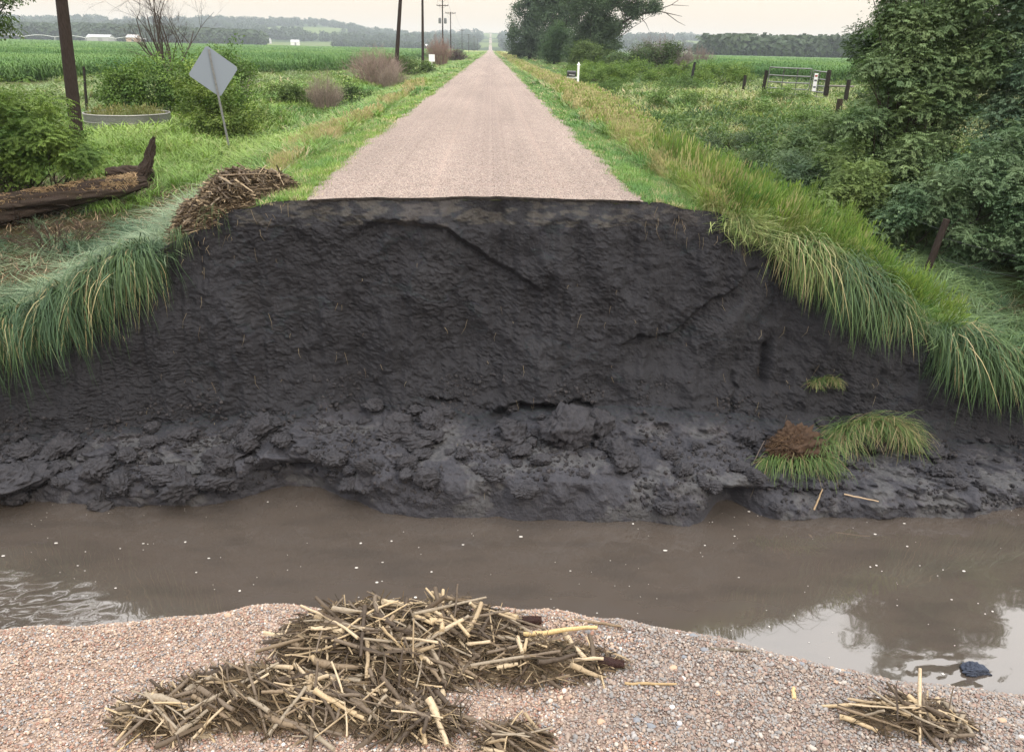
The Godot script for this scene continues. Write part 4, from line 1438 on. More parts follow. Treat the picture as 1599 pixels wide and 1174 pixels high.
	meta(lo, "short dark log lying behind the fallen trunk", "log")
	fence_post("thin dark post behind the thick pole at left", ground_at(-17.9, 36.0), 2.0, 0.06, Vector3(0.25, 0, 0), Color(0.05, 0.045, 0.042))
	# shrubs and trees
	var g1 := Color(0.075, 0.145, 0.03)
	var g2 := Color(0.19, 0.275, 0.06)
	plant("leafy_bush", "bright green leafy bush at the left edge with dark stems below", "bush", Vector3(-11.2, -1.0, -19.0), [[Vector3(-0.3, 1.6, 0), Vector3(1.6, 0.95, 0.9)], [Vector3(1.2, 0.95, 0.2), Vector3(0.8, 0.55, 0.6)], [Vector3(-1.5, 1.2, 0.2), Vector3(1.2, 0.8, 0.9)], [Vector3(-0.6, 0.55, 0.5), Vector3(1.7, 0.45, 0.5)], [Vector3(0.4, 1.2, 0.5), Vector3(1.1, 0.5, 0.6)]], 3360, "ash", Vector2(0.45, 0.8), g1, g2, "", 0.0, 201)
	plant("overhanging_tree", "tree at the upper left corner, only its leafy tip in view", "tree", Vector3(-13.2, -2.6, -15.6), [[Vector3(1.6, 6.6, -0.3), Vector3(2.2, 1.6, 1.8)], [Vector3(3.7, 5.75, -0.3), Vector3(1.0, 0.85, 0.9)], [Vector3(1.0, 4.6, 0.4), Vector3(1.6, 1.2, 1.4)], [Vector3(-1.0, 7.2, 0), Vector3(2.2, 1.8, 2.0)]], 2560, "ash", Vector2(0.5, 0.85), Color(0.05, 0.09, 0.025), Color(0.09, 0.14, 0.04), "", 0.2, 202)
	plant("green_shrub", "dense green shrub behind the round tank, under the dead tree", "bush", Vector3(-14.4, -0.7, -35.2), [[Vector3(0, 1.25, 0), Vector3(2.3, 1.35, 1.2)], [Vector3(2.1, 1.2, 0.6), Vector3(1.7, 1.4, 1.0)], [Vector3(3.6, 0.8, 1.2), Vector3(1.4, 1.0, 1.0)], [Vector3(-1.2, 1.0, 0.4), Vector3(1.2, 0.9, 0.9)], [Vector3(2.9, 1.9, -1.2), Vector3(1.2, 1.3, 0.9)]], 3000, "broad", Vector2(0.6, 1.0), Color(0.06, 0.12, 0.028), Color(0.15, 0.235, 0.05), "", 0.0, 203)
	plant("green_shrub", "yellow-green shrub right behind the diamond sign", "bush", Vector3(-9.6, -0.75, -29.0), [[Vector3(0.1, 0.9, 0), Vector3(1.3, 1.1, 0.9)], [Vector3(-0.9, 1.3, -0.6), Vector3(1.1, 1.2, 0.8)], [Vector3(0.3, 0.4, 0.6), Vector3(1.2, 0.5, 0.6)]], 1500, "broad", Vector2(0.5, 0.85), Color(0.07, 0.12, 0.028), Color(0.17, 0.23, 0.05), "", 0.0, 204)
	rng.seed = 61
	var dt := thing("dead_tree", "bare dead tree standing behind the green shrub", "tree", ground_at(-14.6, 37.5, -0.2))
	var db := MB.new()
	var tc := Color(0.10, 0.085, 0.075)
	db.tube([Vector3.ZERO, Vector3(0.05, 1.0, 0), Vector3(-0.05, 2.0, 0)], [0.13, 0.11, 0.1], 8, tc)
	put("trunk", db.mesh(mats.bark), dt)
	var br := MB.new()
	for q in [[-0.22, 0.0, 2.9], [0.2, 0.0, 3.1], [0.02, 0.2, 3.4], [-0.45, 0.1, 2.6], [0.42, -0.1, 2.6], [-0.1, -0.2, 3.0]]:
		branchy(br, Vector3(q[0] * 0.3, rr(0.8, 1.8), 0), Vector3(q[0], 1, q[1]).normalized(), q[2], 0.05, 4, tc)
	put("branches", br.mesh(mats.bark), dt).set_meta("kind", "stuff")
	var grey := Color(0.3, 0.25, 0.22)
	bare_bush("bare_brush", "dark tangle of fallen branches beside the log under the leafy bush", Vector3(-11.4, -1.75, -18.4), 3.4, 1.15, 110, Color(0.07, 0.055, 0.047), 0.014, 321)
	bare_bush("bare_brush", "low dark snarl of twigs in the mud below the fallen trunk", Vector3(-9.6, -1.85, -16.9), 2.6, 0.5, 90, Color(0.09, 0.07, 0.058), 0.01, 322)
	bare_bush("bare_brush", "grey leafless brush to the right of the dead tree", ground_at(-12.3, 38.5), 2.6, 2.6, 120, Color(0.22, 0.2, 0.18), 0.014, 301)
	bare_bush("bare_brush", "rounded greyish-pink leafless bush alone in the left ditch", ground_at(-8.7, 42.5), 2.0, 2.0, 170, grey, 0.012, 302)
	bare_bush("bare_brush", "broad reddish-grey bare brush below the leaning pole", ground_at(-9.9, 71.0), 5.6, 2.9, 240, Color(0.31, 0.245, 0.22), 0.022, 303)
	bare_bush("bare_brush", "small bare brush in front of the leaning pole's right side", ground_at(-7.9, 66.0), 2.6, 2.0, 130, Color(0.29, 0.24, 0.21), 0.018, 304)
	bare_bush("bare_brush", "reddish bare bush beside the white road sign", ground_at(-9.2, 150.0), 5.0, 5.0, 130, Color(0.28, 0.2, 0.175), 0.045, 305)
	bare_bush("bare_brush", "dark low brush at the foot of the single-crossarm pole", ground_at(-8.2, 190.0), 6.5, 2.6, 130, Color(0.12, 0.09, 0.09), 0.06, 306)
	plant("ditch_shrub", "dark green shrub right of the rounded bare bush in the left ditch", "bush", ground_at(-7.6, 44.5), [[Vector3(0, 0.6, 0), Vector3(1.0, 0.8, 0.9)], [Vector3(-1.8, 0.45, -1), Vector3(1.2, 0.6, 0.9)]], 700, "broad", Vector2(0.6, 0.9), Color(0.035, 0.065, 0.02), Color(0.075, 0.12, 0.035), "", 0.0, 205)
	plant("ditch_shrub", "low green shrub left of the rounded bare bush", "bush", ground_at(-11.0, 44.0), [[Vector3(0, 0.5, 0), Vector3(1.3, 0.7, 1.0)]], 600, "broad", Vector2(0.6, 0.9), Color(0.05, 0.09, 0.025), Color(0.12, 0.17, 0.045), "", 0.0, 206)
	plant("ditch_shrub", "green shrub at the foot of the straight pole", "bush", ground_at(-8.3, 96.0), [[Vector3(0, 0.8, 0), Vector3(2.2, 1.2, 1.5)], [Vector3(-3.0, 1.2, 0), Vector3(2.0, 1.4, 1.5)]], 700, "broad", Vector2(1.2, 1.9), Color(0.05, 0.085, 0.025), Color(0.11, 0.16, 0.045), "", 0.0, 207)

# ------------------------------------------------------------------ right side
func build_right_side() -> void:
	# mailbox
	var mb := thing("mailbox", "black mailbox on an arm of a white post with a pointed cap", "mailbox", ground_at(6.15, 57.0, -0.05))
	var b := MB.new()
	b.box(Vector3(0, 0.83, 0), Vector3(0.14, 1.7, 0.14), Basis(), Color.WHITE)
	put("post", b.mesh(mats.white_paint), mb)
	var cp := MB.new()
	cp.tube([Vector3(0, 1.68, 0), Vector3(0, 1.72, 0), Vector3(0, 1.74, 0), Vector3(0, 1.9, 0)], [0.12, 0.12, 0.08, 0.01], 4, Color.WHITE)
	put("cap", cp.mesh(mats.white_paint), mb)
	var ar := MB.new()
	ar.box(Vector3(-0.42, 0.88, 0), Vector3(0.72, 0.1, 0.11), Basis(), Color.WHITE)
	put("arm", ar.mesh(mats.white_paint), mb)
	var bx := MB.new()
	bx.box(Vector3(-0.47, 1.07, 0), Vector3(0.62, 0.27, 0.24), Basis(), Color.WHITE)
	bx.tube([Vector3(-0.78, 1.2, 0), Vector3(-0.16, 1.2, 0)], [0.12, 0.12], 16, Color.WHITE)
	put("box", bx.mesh(mats.black_paint), mb)
	var lt := MB.new()
	rng.seed = 3
	for k in 7:
		lt.box(Vector3(-0.62 + k * 0.055, 1.06 - 0.004 * k, 0.123), Vector3(0.035, rr(0.03, 0.06), 0.004), Basis(), Color(0.6, 0.6, 0.6))
	put("lettering", lt.mesh(mats.plain), mb).set_meta("kind", "stuff")
	# gate
	var gp := Color(0.045, 0.04, 0.038)
	fence_post("dark wooden post at the left end of the pipe gate", ground_at(15.7, 46.2), 1.5, 0.11, Vector3(0.05, 0, 0), gp)
	fence_post("dark wooden post at the right end of the pipe gate", ground_at(18.5, 44.0), 1.65, 0.13, Vector3(-0.05, 0, 0), gp)
	fence_post("wooden post farther left behind the gate, above the weeds", ground_at(16.4, 52.0), 1.15, 0.11, Vector3(0, 0, 0), gp)
	fence_post("wooden post standing right of the pipe gate among leaves", ground_at(18.75, 42.0), 1.2, 0.12, Vector3(-0.03, 0, 0), gp)
	fence_post("short stout brown post in the grass in front of the gate", ground_at(15.45, 35.0), 1.0, 0.14, Vector3(-0.08, 0, 0), Color(0.07, 0.055, 0.047))
	fence_post("slanted dark post rising from the wet grass at right", ground_at(9.9, 16.5), 1.25, 0.075, Vector3(0.18, 0, 0.05), Color(0.055, 0.047, 0.043))
	fence_post("post stub up the hedge line left of the gate", ground_at(14.6, 59.0), 1.75, 0.1, Vector3(0.2, 0, 0), Color(0.04, 0.04, 0.045))
	var a := ground_at(15.85, 46.0, 0.35)
	var e := ground_at(17.75, 44.7, 0.35)
	gate("farm_gate", "wide pipe gate with five rails between dark posts", a, e, 1.35, [0.35, 0.68], false)
	gate("gate_panel", "narrow pipe gate panel with a white notice tied to it", ground_at(17.83, 44.6, 0.32), ground_at(18.4, 44.15, 0.25), 1.3, [0.5], true)
	var rl := MB.new()
	rl.tube([ground_at(18.5, 44.0, 0.85), ground_at(19.3, 42.6, 0.85)], [0.05, 0.045], 8, Color(0.3, 0.28, 0.26))
	var ro := put("fence_rail", rl.mesh(mats.post_wood))
	meta(ro, "grey rail running right from the gate post", "rail")
	var wp := ground_at(9.9, 16.5)
	wires("barbed wire sagging right from the slanted post", [[wp + Vector3(0.12, 0.85, 0), ground_at(13.2, 15.2, 0.7), 0.05], [wp + Vector3(0.05, 0.4, 0), ground_at(13.4, 15.0, 0.35), 0.06], [wp + Vector3(0.14, 1.0, 0), ground_at(8.6, 21.5, 1.0), 0.06]], 0.004)
	var d1 := Color(0.06, 0.112, 0.068)
	var d2 := Color(0.155, 0.225, 0.135)
	# trees right
	plant("ash_tree", "light leafy tree with drooping compound leaves at the edge of the right grove", "tree", Vector3(11.3, -1.6, -20.5), [[Vector3(-0.2, 2.8, 0), Vector3(1.3, 1.4, 1.1)], [Vector3(-0.7, 4.5, -0.2), Vector3(0.9, 1.1, 0.9)], [Vector3(0.6, 5.2, 0), Vector3(1.5, 1.2, 1.3)], [Vector3(-0.5, 1.4, 0.8), Vector3(1.3, 0.9, 0.9)], [Vector3(0.6, 3.8, 0.2), Vector3(1.4, 1.3, 1.1)], [Vector3(-1.25, 4.9, 0), Vector3(0.4, 0.35, 0.4)], [Vector3(-1.75, 5.5, 0), Vector3(0.4, 0.25, 0.3)], [Vector3(-1.55, 3.7, 0.2), Vector3(0.45, 0.3, 0.4)], [Vector3(-1.8, 2.5, 0.3), Vector3(0.6, 0.35, 0.5)], [Vector3(-1.0, 6.0, 0), Vector3(0.5, 0.35, 0.4)]], 5760, "ash", Vector2(0.55, 1.0), Color(0.078, 0.138, 0.062), Color(0.19, 0.26, 0.115), "", 0.13, 211)
	plant("dark_tree", "big dense dark green tree filling the upper right corner", "tree", Vector3(14.2, -2.0, -19.5), [[Vector3(0, 5.2, 0), Vector3(2.2, 2.2, 1.8)], [Vector3(-0.8, 3.0, 0.6), Vector3(1.6, 1.6, 1.3)], [Vector3(1.4, 3.0, 0.5), Vector3(2.2, 2.2, 1.6)], [Vector3(0.2, 7.2, 0), Vector3(2.3, 1.6, 1.8)], [Vector3(-0.6, 1.4, 1.2), Vector3(1.5, 1.2, 1.0)]], 8960, "ash", Vector2(0.6, 1.05), d1, d2, "", 0.22, 212)
	plant("dark_tree", "darker tree behind the grove with bright sky between its leaves", "tree", Vector3(14.6, -1.4, -26.5), [[Vector3(0, 5.2, 0), Vector3(2.4, 1.8, 1.8)], [Vector3(-1.8, 4.3, 0), Vector3(1.2, 1.3, 1.2)], [Vector3(2.0, 6.3, 0), Vector3(2.3, 1.7, 1.8)], [Vector3(-0.5, 2.8, 0), Vector3(2.0, 1.6, 1.4)]], 4160, "ash", Vector2(0.6, 1.0), Color(0.03, 0.06, 0.022), Color(0.07, 0.115, 0.04), "", 0.18, 213)
	plant("leafy_bush", "dark green bush low at the right edge above the wet grass", "bush", Vector3(13.2, -2.6, -15.6), [[Vector3(0, 1.6, 0), Vector3(1.5, 1.3, 1.1)], [Vector3(1.4, 2.6, -0.5), Vector3(1.7, 1.7, 1.2)], [Vector3(-0.8, 2.0, -1.2), Vector3(1.1, 1.1, 0.9)], [Vector3(-0.4, 0.9, 0.2), Vector3(1.2, 0.7, 0.9)]], 4160, "ash", Vector2(0.5, 0.9), Color(0.058, 0.112, 0.055), Color(0.145, 0.215, 0.105), "", 0.0, 214)
	plant("leafy_bush", "pale yellow-green bush in the ditch left of the right grove", "bush", ground_at(8.7, 18.6, -0.1), [[Vector3(0, 0.75, 0), Vector3(0.9, 0.65, 0.7)], [Vector3(0.6, 1.25, -0.4), Vector3(0.8, 0.6, 0.7)], [Vector3(-0.3, 0.5, 0.8), Vector3(0.6, 0.45, 0.5)]], 1600, "ash", Vector2(0.4, 0.7), Color(0.10, 0.155, 0.05), Color(0.18, 0.24, 0.075), "", 0.0, 215)
	plant("leafy_bush", "dense grey-green bush under the light tree, reaching down to the long grass", "bush", Vector3(10.9, -2.0, -17.3), [[Vector3(0, 1.3, 0), Vector3(1.3, 1.1, 0.9)], [Vector3(-1.0, 0.9, -0.5), Vector3(0.9, 0.8, 0.8)], [Vector3(1.2, 2.0, -0.3), Vector3(1.3, 1.2, 1.0)], [Vector3(0.9, 0.6, 0.4), Vector3(1.1, 0.7, 0.8)]], 3000, "ash", Vector2(0.45, 0.8), Color(0.058, 0.112, 0.055), Color(0.15, 0.215, 0.11), "", 0.0, 241)
	plant("leafy_bush", "tangled low bush at the right edge just above the hanging grass", "bush", Vector3(12.2, -2.5, -14.6), [[Vector3(0, 0.9, 0), Vector3(1.2, 0.9, 0.8)], [Vector3(1.4, 1.4, 0), Vector3(1.4, 1.2, 1.0)]], 1700, "ash", Vector2(0.4, 0.75), Color(0.045, 0.09, 0.04), Color(0.11, 0.17, 0.08), "", 0.0, 242)
	plant("leafy_bush", "light green bush rising between the pale bush and the grove", "bush", Vector3(9.6, -1.5, -20.5), [[Vector3(0, 1.1, 0), Vector3(1.0, 0.9, 0.8)], [Vector3(0.7, 1.9, -0.2), Vector3(0.9, 0.8, 0.8)]], 1300, "ash", Vector2(0.45, 0.8), Color(0.07, 0.125, 0.045), Color(0.16, 0.225, 0.08), "", 0.0, 243)
	plant("leafy_bush", "rounded pale green bush in front of the short stout post", "bush", ground_at(11.2, 25.5, -0.1), [[Vector3(0, 0.9, 0), Vector3(1.5, 0.95, 1.1)], [Vector3(1.2, 1.3, -0.3), Vector3(1.2, 1.0, 1.0)], [Vector3(-1.1, 0.6, 0.3), Vector3(1.0, 0.65, 0.8)]], 1500, "ash", Vector2(0.5, 0.85), Color(0.075, 0.13, 0.055), Color(0.18, 0.25, 0.105), "", 0.0, 244)
	plant("leafy_bush", "blue-green bush on the ditch slope between the meadow and the pale yellow-green bush", "bush", ground_at(8.6, 21.4, -0.1), [[Vector3(0, 0.7, 0), Vector3(1.2, 0.75, 0.9)], [Vector3(-1.0, 0.45, 0.3), Vector3(0.9, 0.5, 0.7)]], 1000, "ash", Vector2(0.45, 0.75), Color(0.055, 0.1, 0.055), Color(0.13, 0.19, 0.1), "", 0.0, 245)
	plant("leafy_bush", "grey-green bush on the slope uphill of the pale yellow-green bush", "bush", ground_at(8.4, 23.5, -0.1), [[Vector3(0, 0.55, 0), Vector3(1.5, 0.65, 0.9)], [Vector3(1.7, 0.6, 0.4), Vector3(1.1, 0.7, 0.8)]], 1100, "broad", Vector2(0.35, 0.6), Color(0.055, 0.09, 0.04), Color(0.12, 0.165, 0.075), "", 0.0, 216)
	plant("leafy_bush", "dark blue-green weeds in the hollow below the gate", "weeds", ground_at(9.0, 28.5, -0.1), [[Vector3(0, 0.4, 0), Vector3(1.7, 0.5, 1.0)], [Vector3(2.6, 0.5, 0), Vector3(1.6, 0.6, 1.0)], [Vector3(-1.6, 0.3, 1.0), Vector3(1.0, 0.4, 0.8)]], 1300, "broad", Vector2(0.35, 0.6), Color(0.04, 0.07, 0.035), Color(0.09, 0.13, 0.065), "", 0.0, 217)
	rng.seed = 47
	var spots := [["leafy green weed clump in the meadow below the short stout post", 14.0, 33.5, 1.0], ["bright weed clump in the meadow left of the short stout post", 12.3, 37.0, 0.9], ["dark leafy clump midway between the road and the gate", 9.6, 41.0, 1.1], ["yellow-green clump beside the straw shoulder, below the mailbox", 7.6, 35.0, 0.8], ["pale leafy clump just in front of the pipe gate", 15.6, 42.5, 1.0], ["small dark clump on the slope behind the grey-green bush", 7.0, 27.0, 0.8], ["broad weed clump left of the pipe gate in front of the hedge", 12.4, 52.0, 1.3], ["leafy clump at the foot of the weed bank near the mailbox", 8.6, 55.0, 1.2]]
	for q in spots:
		var k1 := rng.randf()
		var base := Color(0.05, 0.1, 0.035).lerp(Color(0.1, 0.15, 0.04), k1)
		plant("weed_clump", q[0], "weeds", ground_at(q[1], q[2], -0.1), [[Vector3(0, 0.4, 0) * q[3], Vector3(1.1, 0.55, 0.8) * q[3]], [Vector3(0.9, 0.3, 0.3) * q[3], Vector3(0.8, 0.45, 0.7) * q[3]], [Vector3(-0.8, 0.35, -0.2) * q[3], Vector3(0.7, 0.4, 0.6) * q[3]]], 520, "broad", Vector2(0.4, 0.75), base, base * 2.0, "weed clumps in the right meadow", 0.0, 250 + int(q[1] * 3.0))
	# weed hedge along the field
	rng.seed = 44
	var hl := []
	for k in 12:
		hl.append([Vector3(-6.5 + k * 1.15, 0.75 + rr(-0.15, 0.25), rr(-0.8, 0.8)), Vector3(1.1, rr(0.8, 1.15), 1.0)])
	plant("weed_hedge", "long bank of bright green weeds between the mailbox and the gate", "weeds", ground_at(13.2, 62.0), hl, 3600, "broad", Vector2(0.55, 0.9), Color(0.085, 0.155, 0.04), Color(0.2, 0.29, 0.07), "", 0.0, 218)
	plant("weed_hedge", "low green weeds behind the mailbox", "weeds", ground_at(9.0, 74.0), [[Vector3(0, 0.7, 0), Vector3(2.6, 1.0, 1.5)], [Vector3(4, 0.8, 0), Vector3(2.6, 1.1, 1.5)]], 1200, "broad", Vector2(0.7, 1.1), Color(0.08, 0.145, 0.04), Color(0.17, 0.25, 0.065), "", 0.0, 219)
	# middle-distance shrubs
	bare_bush("bare_brush", "purplish grey leafless thicket right of the big trees", ground_at(21.5, 104.0), 8.0, 4.2, 260, Color(0.22, 0.19, 0.19), 0.03, 311)
	bare_bush("bare_brush", "tall thin bare brush at the right end of the thicket", ground_at(26.5, 106.0), 6.0, 3.3, 170, Color(0.24, 0.2, 0.19), 0.03, 312)
	plant("green_shrub", "green shrub growing through the purplish thicket", "bush", ground_at(19.0, 102.0), [[Vector3(0, 2.0, 0), Vector3(2.2, 1.9, 1.8)], [Vector3(3.4, 2.4, 0), Vector3(1.6, 1.5, 1.4)], [Vector3(-2.5, 1.4, 0), Vector3(1.6, 1.4, 1.4)]], 1100, "broad", Vector2(1.2, 1.9), Color(0.045, 0.08, 0.03), Color(0.09, 0.135, 0.05), "", 0.0, 220)
	plant("green_shrub", "yellow-green shrub at the foot of the leaning big tree", "bush", ground_at(13.6, 118.0), [[Vector3(0, 2.0, 0), Vector3(2.6, 2.0, 1.8)], [Vector3(3.6, 1.4, 0), Vector3(2.2, 1.5, 1.6)]], 1000, "broad", Vector2(1.2, 1.9), Color(0.06, 0.1, 0.03), Color(0.12, 0.17, 0.05), "", 0.0, 221)
	# big roadside trees beyond
	var t1 := Color(0.042, 0.074, 0.045)
	var t2 := Color(0.1, 0.15, 0.085)
	plant("roadside_tree", "dark tree nearest the road in the far row of big trees", "tree", ground_at(10.2, 215.0), [[Vector3(0, 8, 0), Vector3(5.6, 7.0, 5)], [Vector3(2, 14, 0), Vector3(5.0, 5.0, 5)], [Vector3(-2.5, 3.8, 0), Vector3(3.6, 3.6, 3)], [Vector3(4, 4, 0), Vector3(5, 4, 4)]], 3700, "broad", Vector2(2.6, 4.2), t1, t2, "big trees beyond the mailbox", 0.4, 231)
	plant("roadside_tree", "tall broad tree in the middle of the far row of big trees", "tree", ground_at(14.5, 175.0), [[Vector3(0, 10, 0), Vector3(5.0, 6.0, 5)], [Vector3(1, 16, 0), Vector3(5.0, 5.0, 5)], [Vector3(-3, 15, 0), Vector3(3.6, 4.6, 4)], [Vector3(0, 4.5, 0), Vector3(5, 4, 4)]], 3700, "broad", Vector2(2.2, 3.6), t1, t2, "big trees beyond the mailbox", 0.45, 232)
	plant("roadside_tree", "lighter rounded bushy tree low in front of the far row", "tree", ground_at(11.6, 150.0), [[Vector3(0, 3.6, 0), Vector3(2.4, 3.2, 2)], [Vector3(1.2, 5.4, 0), Vector3(1.8, 2.0, 1.8)], [Vector3(-0.8, 2.2, 0), Vector3(1.8, 2.0, 1.6)]], 1100, "broad", Vector2(1.5, 2.4), Color(0.05, 0.1, 0.05), Color(0.11, 0.175, 0.08), "big trees beyond the mailbox", 0.2, 233)
	plant("roadside_tree", "leaning big tree with a dead bare branch reaching right", "tree", ground_at(16.6, 140.0), [[Vector3(1, 9.5, 0), Vector3(4.0, 4.0, 4)], [Vector3(5, 12, 0), Vector3(4.0, 3.4, 4)], [Vector3(-2, 12.5, 0), Vector3(4.0, 4.0, 4)], [Vector3(7.0, 9.0, 0), Vector3(2.2, 1.6, 2)], [Vector3(0, 5.5, 0), Vector3(3.2, 2.6, 3)], [Vector3(3.6, 6.6, 0), Vector3(3.0, 2.0, 3)], [Vector3(10.2, 9.6, 0), Vector3(2.2, 1.1, 1.5)], [Vector3(-1.0, 2.6, 1), Vector3(3.4, 2.4, 2.5)], [Vector3(3.0, 3.6, 1), Vector3(2.6, 2.4, 2.5)]], 5400, "broad", Vector2(1.7, 2.9), Color(0.045, 0.078, 0.042), Color(0.1, 0.15, 0.08), "big trees beyond the mailbox", 0.38, 234,
		[[[Vector3(4, 6.0, 0), Vector3(7.5, 8.2, 0), Vector3(11.5, 8.9, 0), Vector3(15.5, 8.2, 0)], [0.2, 0.15, 0.1, 0.03]], [[Vector3(10.5, 8.8, 0), Vector3(13.5, 9.9, 0), Vector3(16.5, 9.8, 0)], [0.09, 0.06, 0.02]], [[Vector3(12.5, 8.8, 0), Vector3(14.8, 7.4, 0), Vector3(16.2, 6.8, 0)], [0.07, 0.05, 0.02]], [[Vector3(13.5, 9.9, 0), Vector3(15, 10.9, 0), Vector3(16.4, 11.4, 0)], [0.05, 0.04, 0.015]], [[Vector3(8, 8.3, 0), Vector3(9.5, 7.0, 0), Vector3(10.2, 5.8, 0)], [0.07, 0.05, 0.02]]])

func gate(called: String, label: String, a: Vector3, e: Vector3, h: float, ups: Array, notice: bool) -> void:
	var t := thing(called, label, "gate", a)
	var d := e - a
	var col := Color(0.22, 0.225, 0.22)
	for k in 5:
		var y = h * [0.0, 0.2, 0.44, 0.7, 1.0][k]
		var b := MB.new()
		b.tube([Vector3(0, y, 0), d * 0.5 + Vector3(0, y - 0.015, 0), d + Vector3(0, y, 0)], [0.033, 0.033, 0.033], 8, col)
		put("rail", b.mesh(mats.galvanised), t)
	for q in [0.0] + ups + [1.0]:
		var b2 := MB.new()
		b2.tube([d * q, d * q + Vector3(0, h, 0)], [0.027, 0.027], 8, col * (1.0 if q == 0.0 or q == 1.0 else 0.5))
		put("upright", b2.mesh(mats.galvanised), t)
	if notice:
		var n := MB.new()
		var bs := Basis(Vector3.UP, -atan2(d.z, d.x))
		n.box(d * 0.22 + Vector3(0, h * 0.55, 0.045), Vector3(0.2, h * 0.72, 0.01), bs, Color(0.72, 0.72, 0.74))
		put("notice_board", n.mesh(mats.plain), t)
		var r := MB.new()
		for y in [0.8, 0.62, 0.36]:
			r.box(d * 0.22 + Vector3(0, h * y, 0.053), Vector3(0.14, h * 0.07, 0.006), bs, Color(0.3, 0.06, 0.05) if y > 0.7 else Color(0.1, 0.1, 0.12))
		put("print", r.mesh(mats.plain), t).set_meta("kind", "stuff")

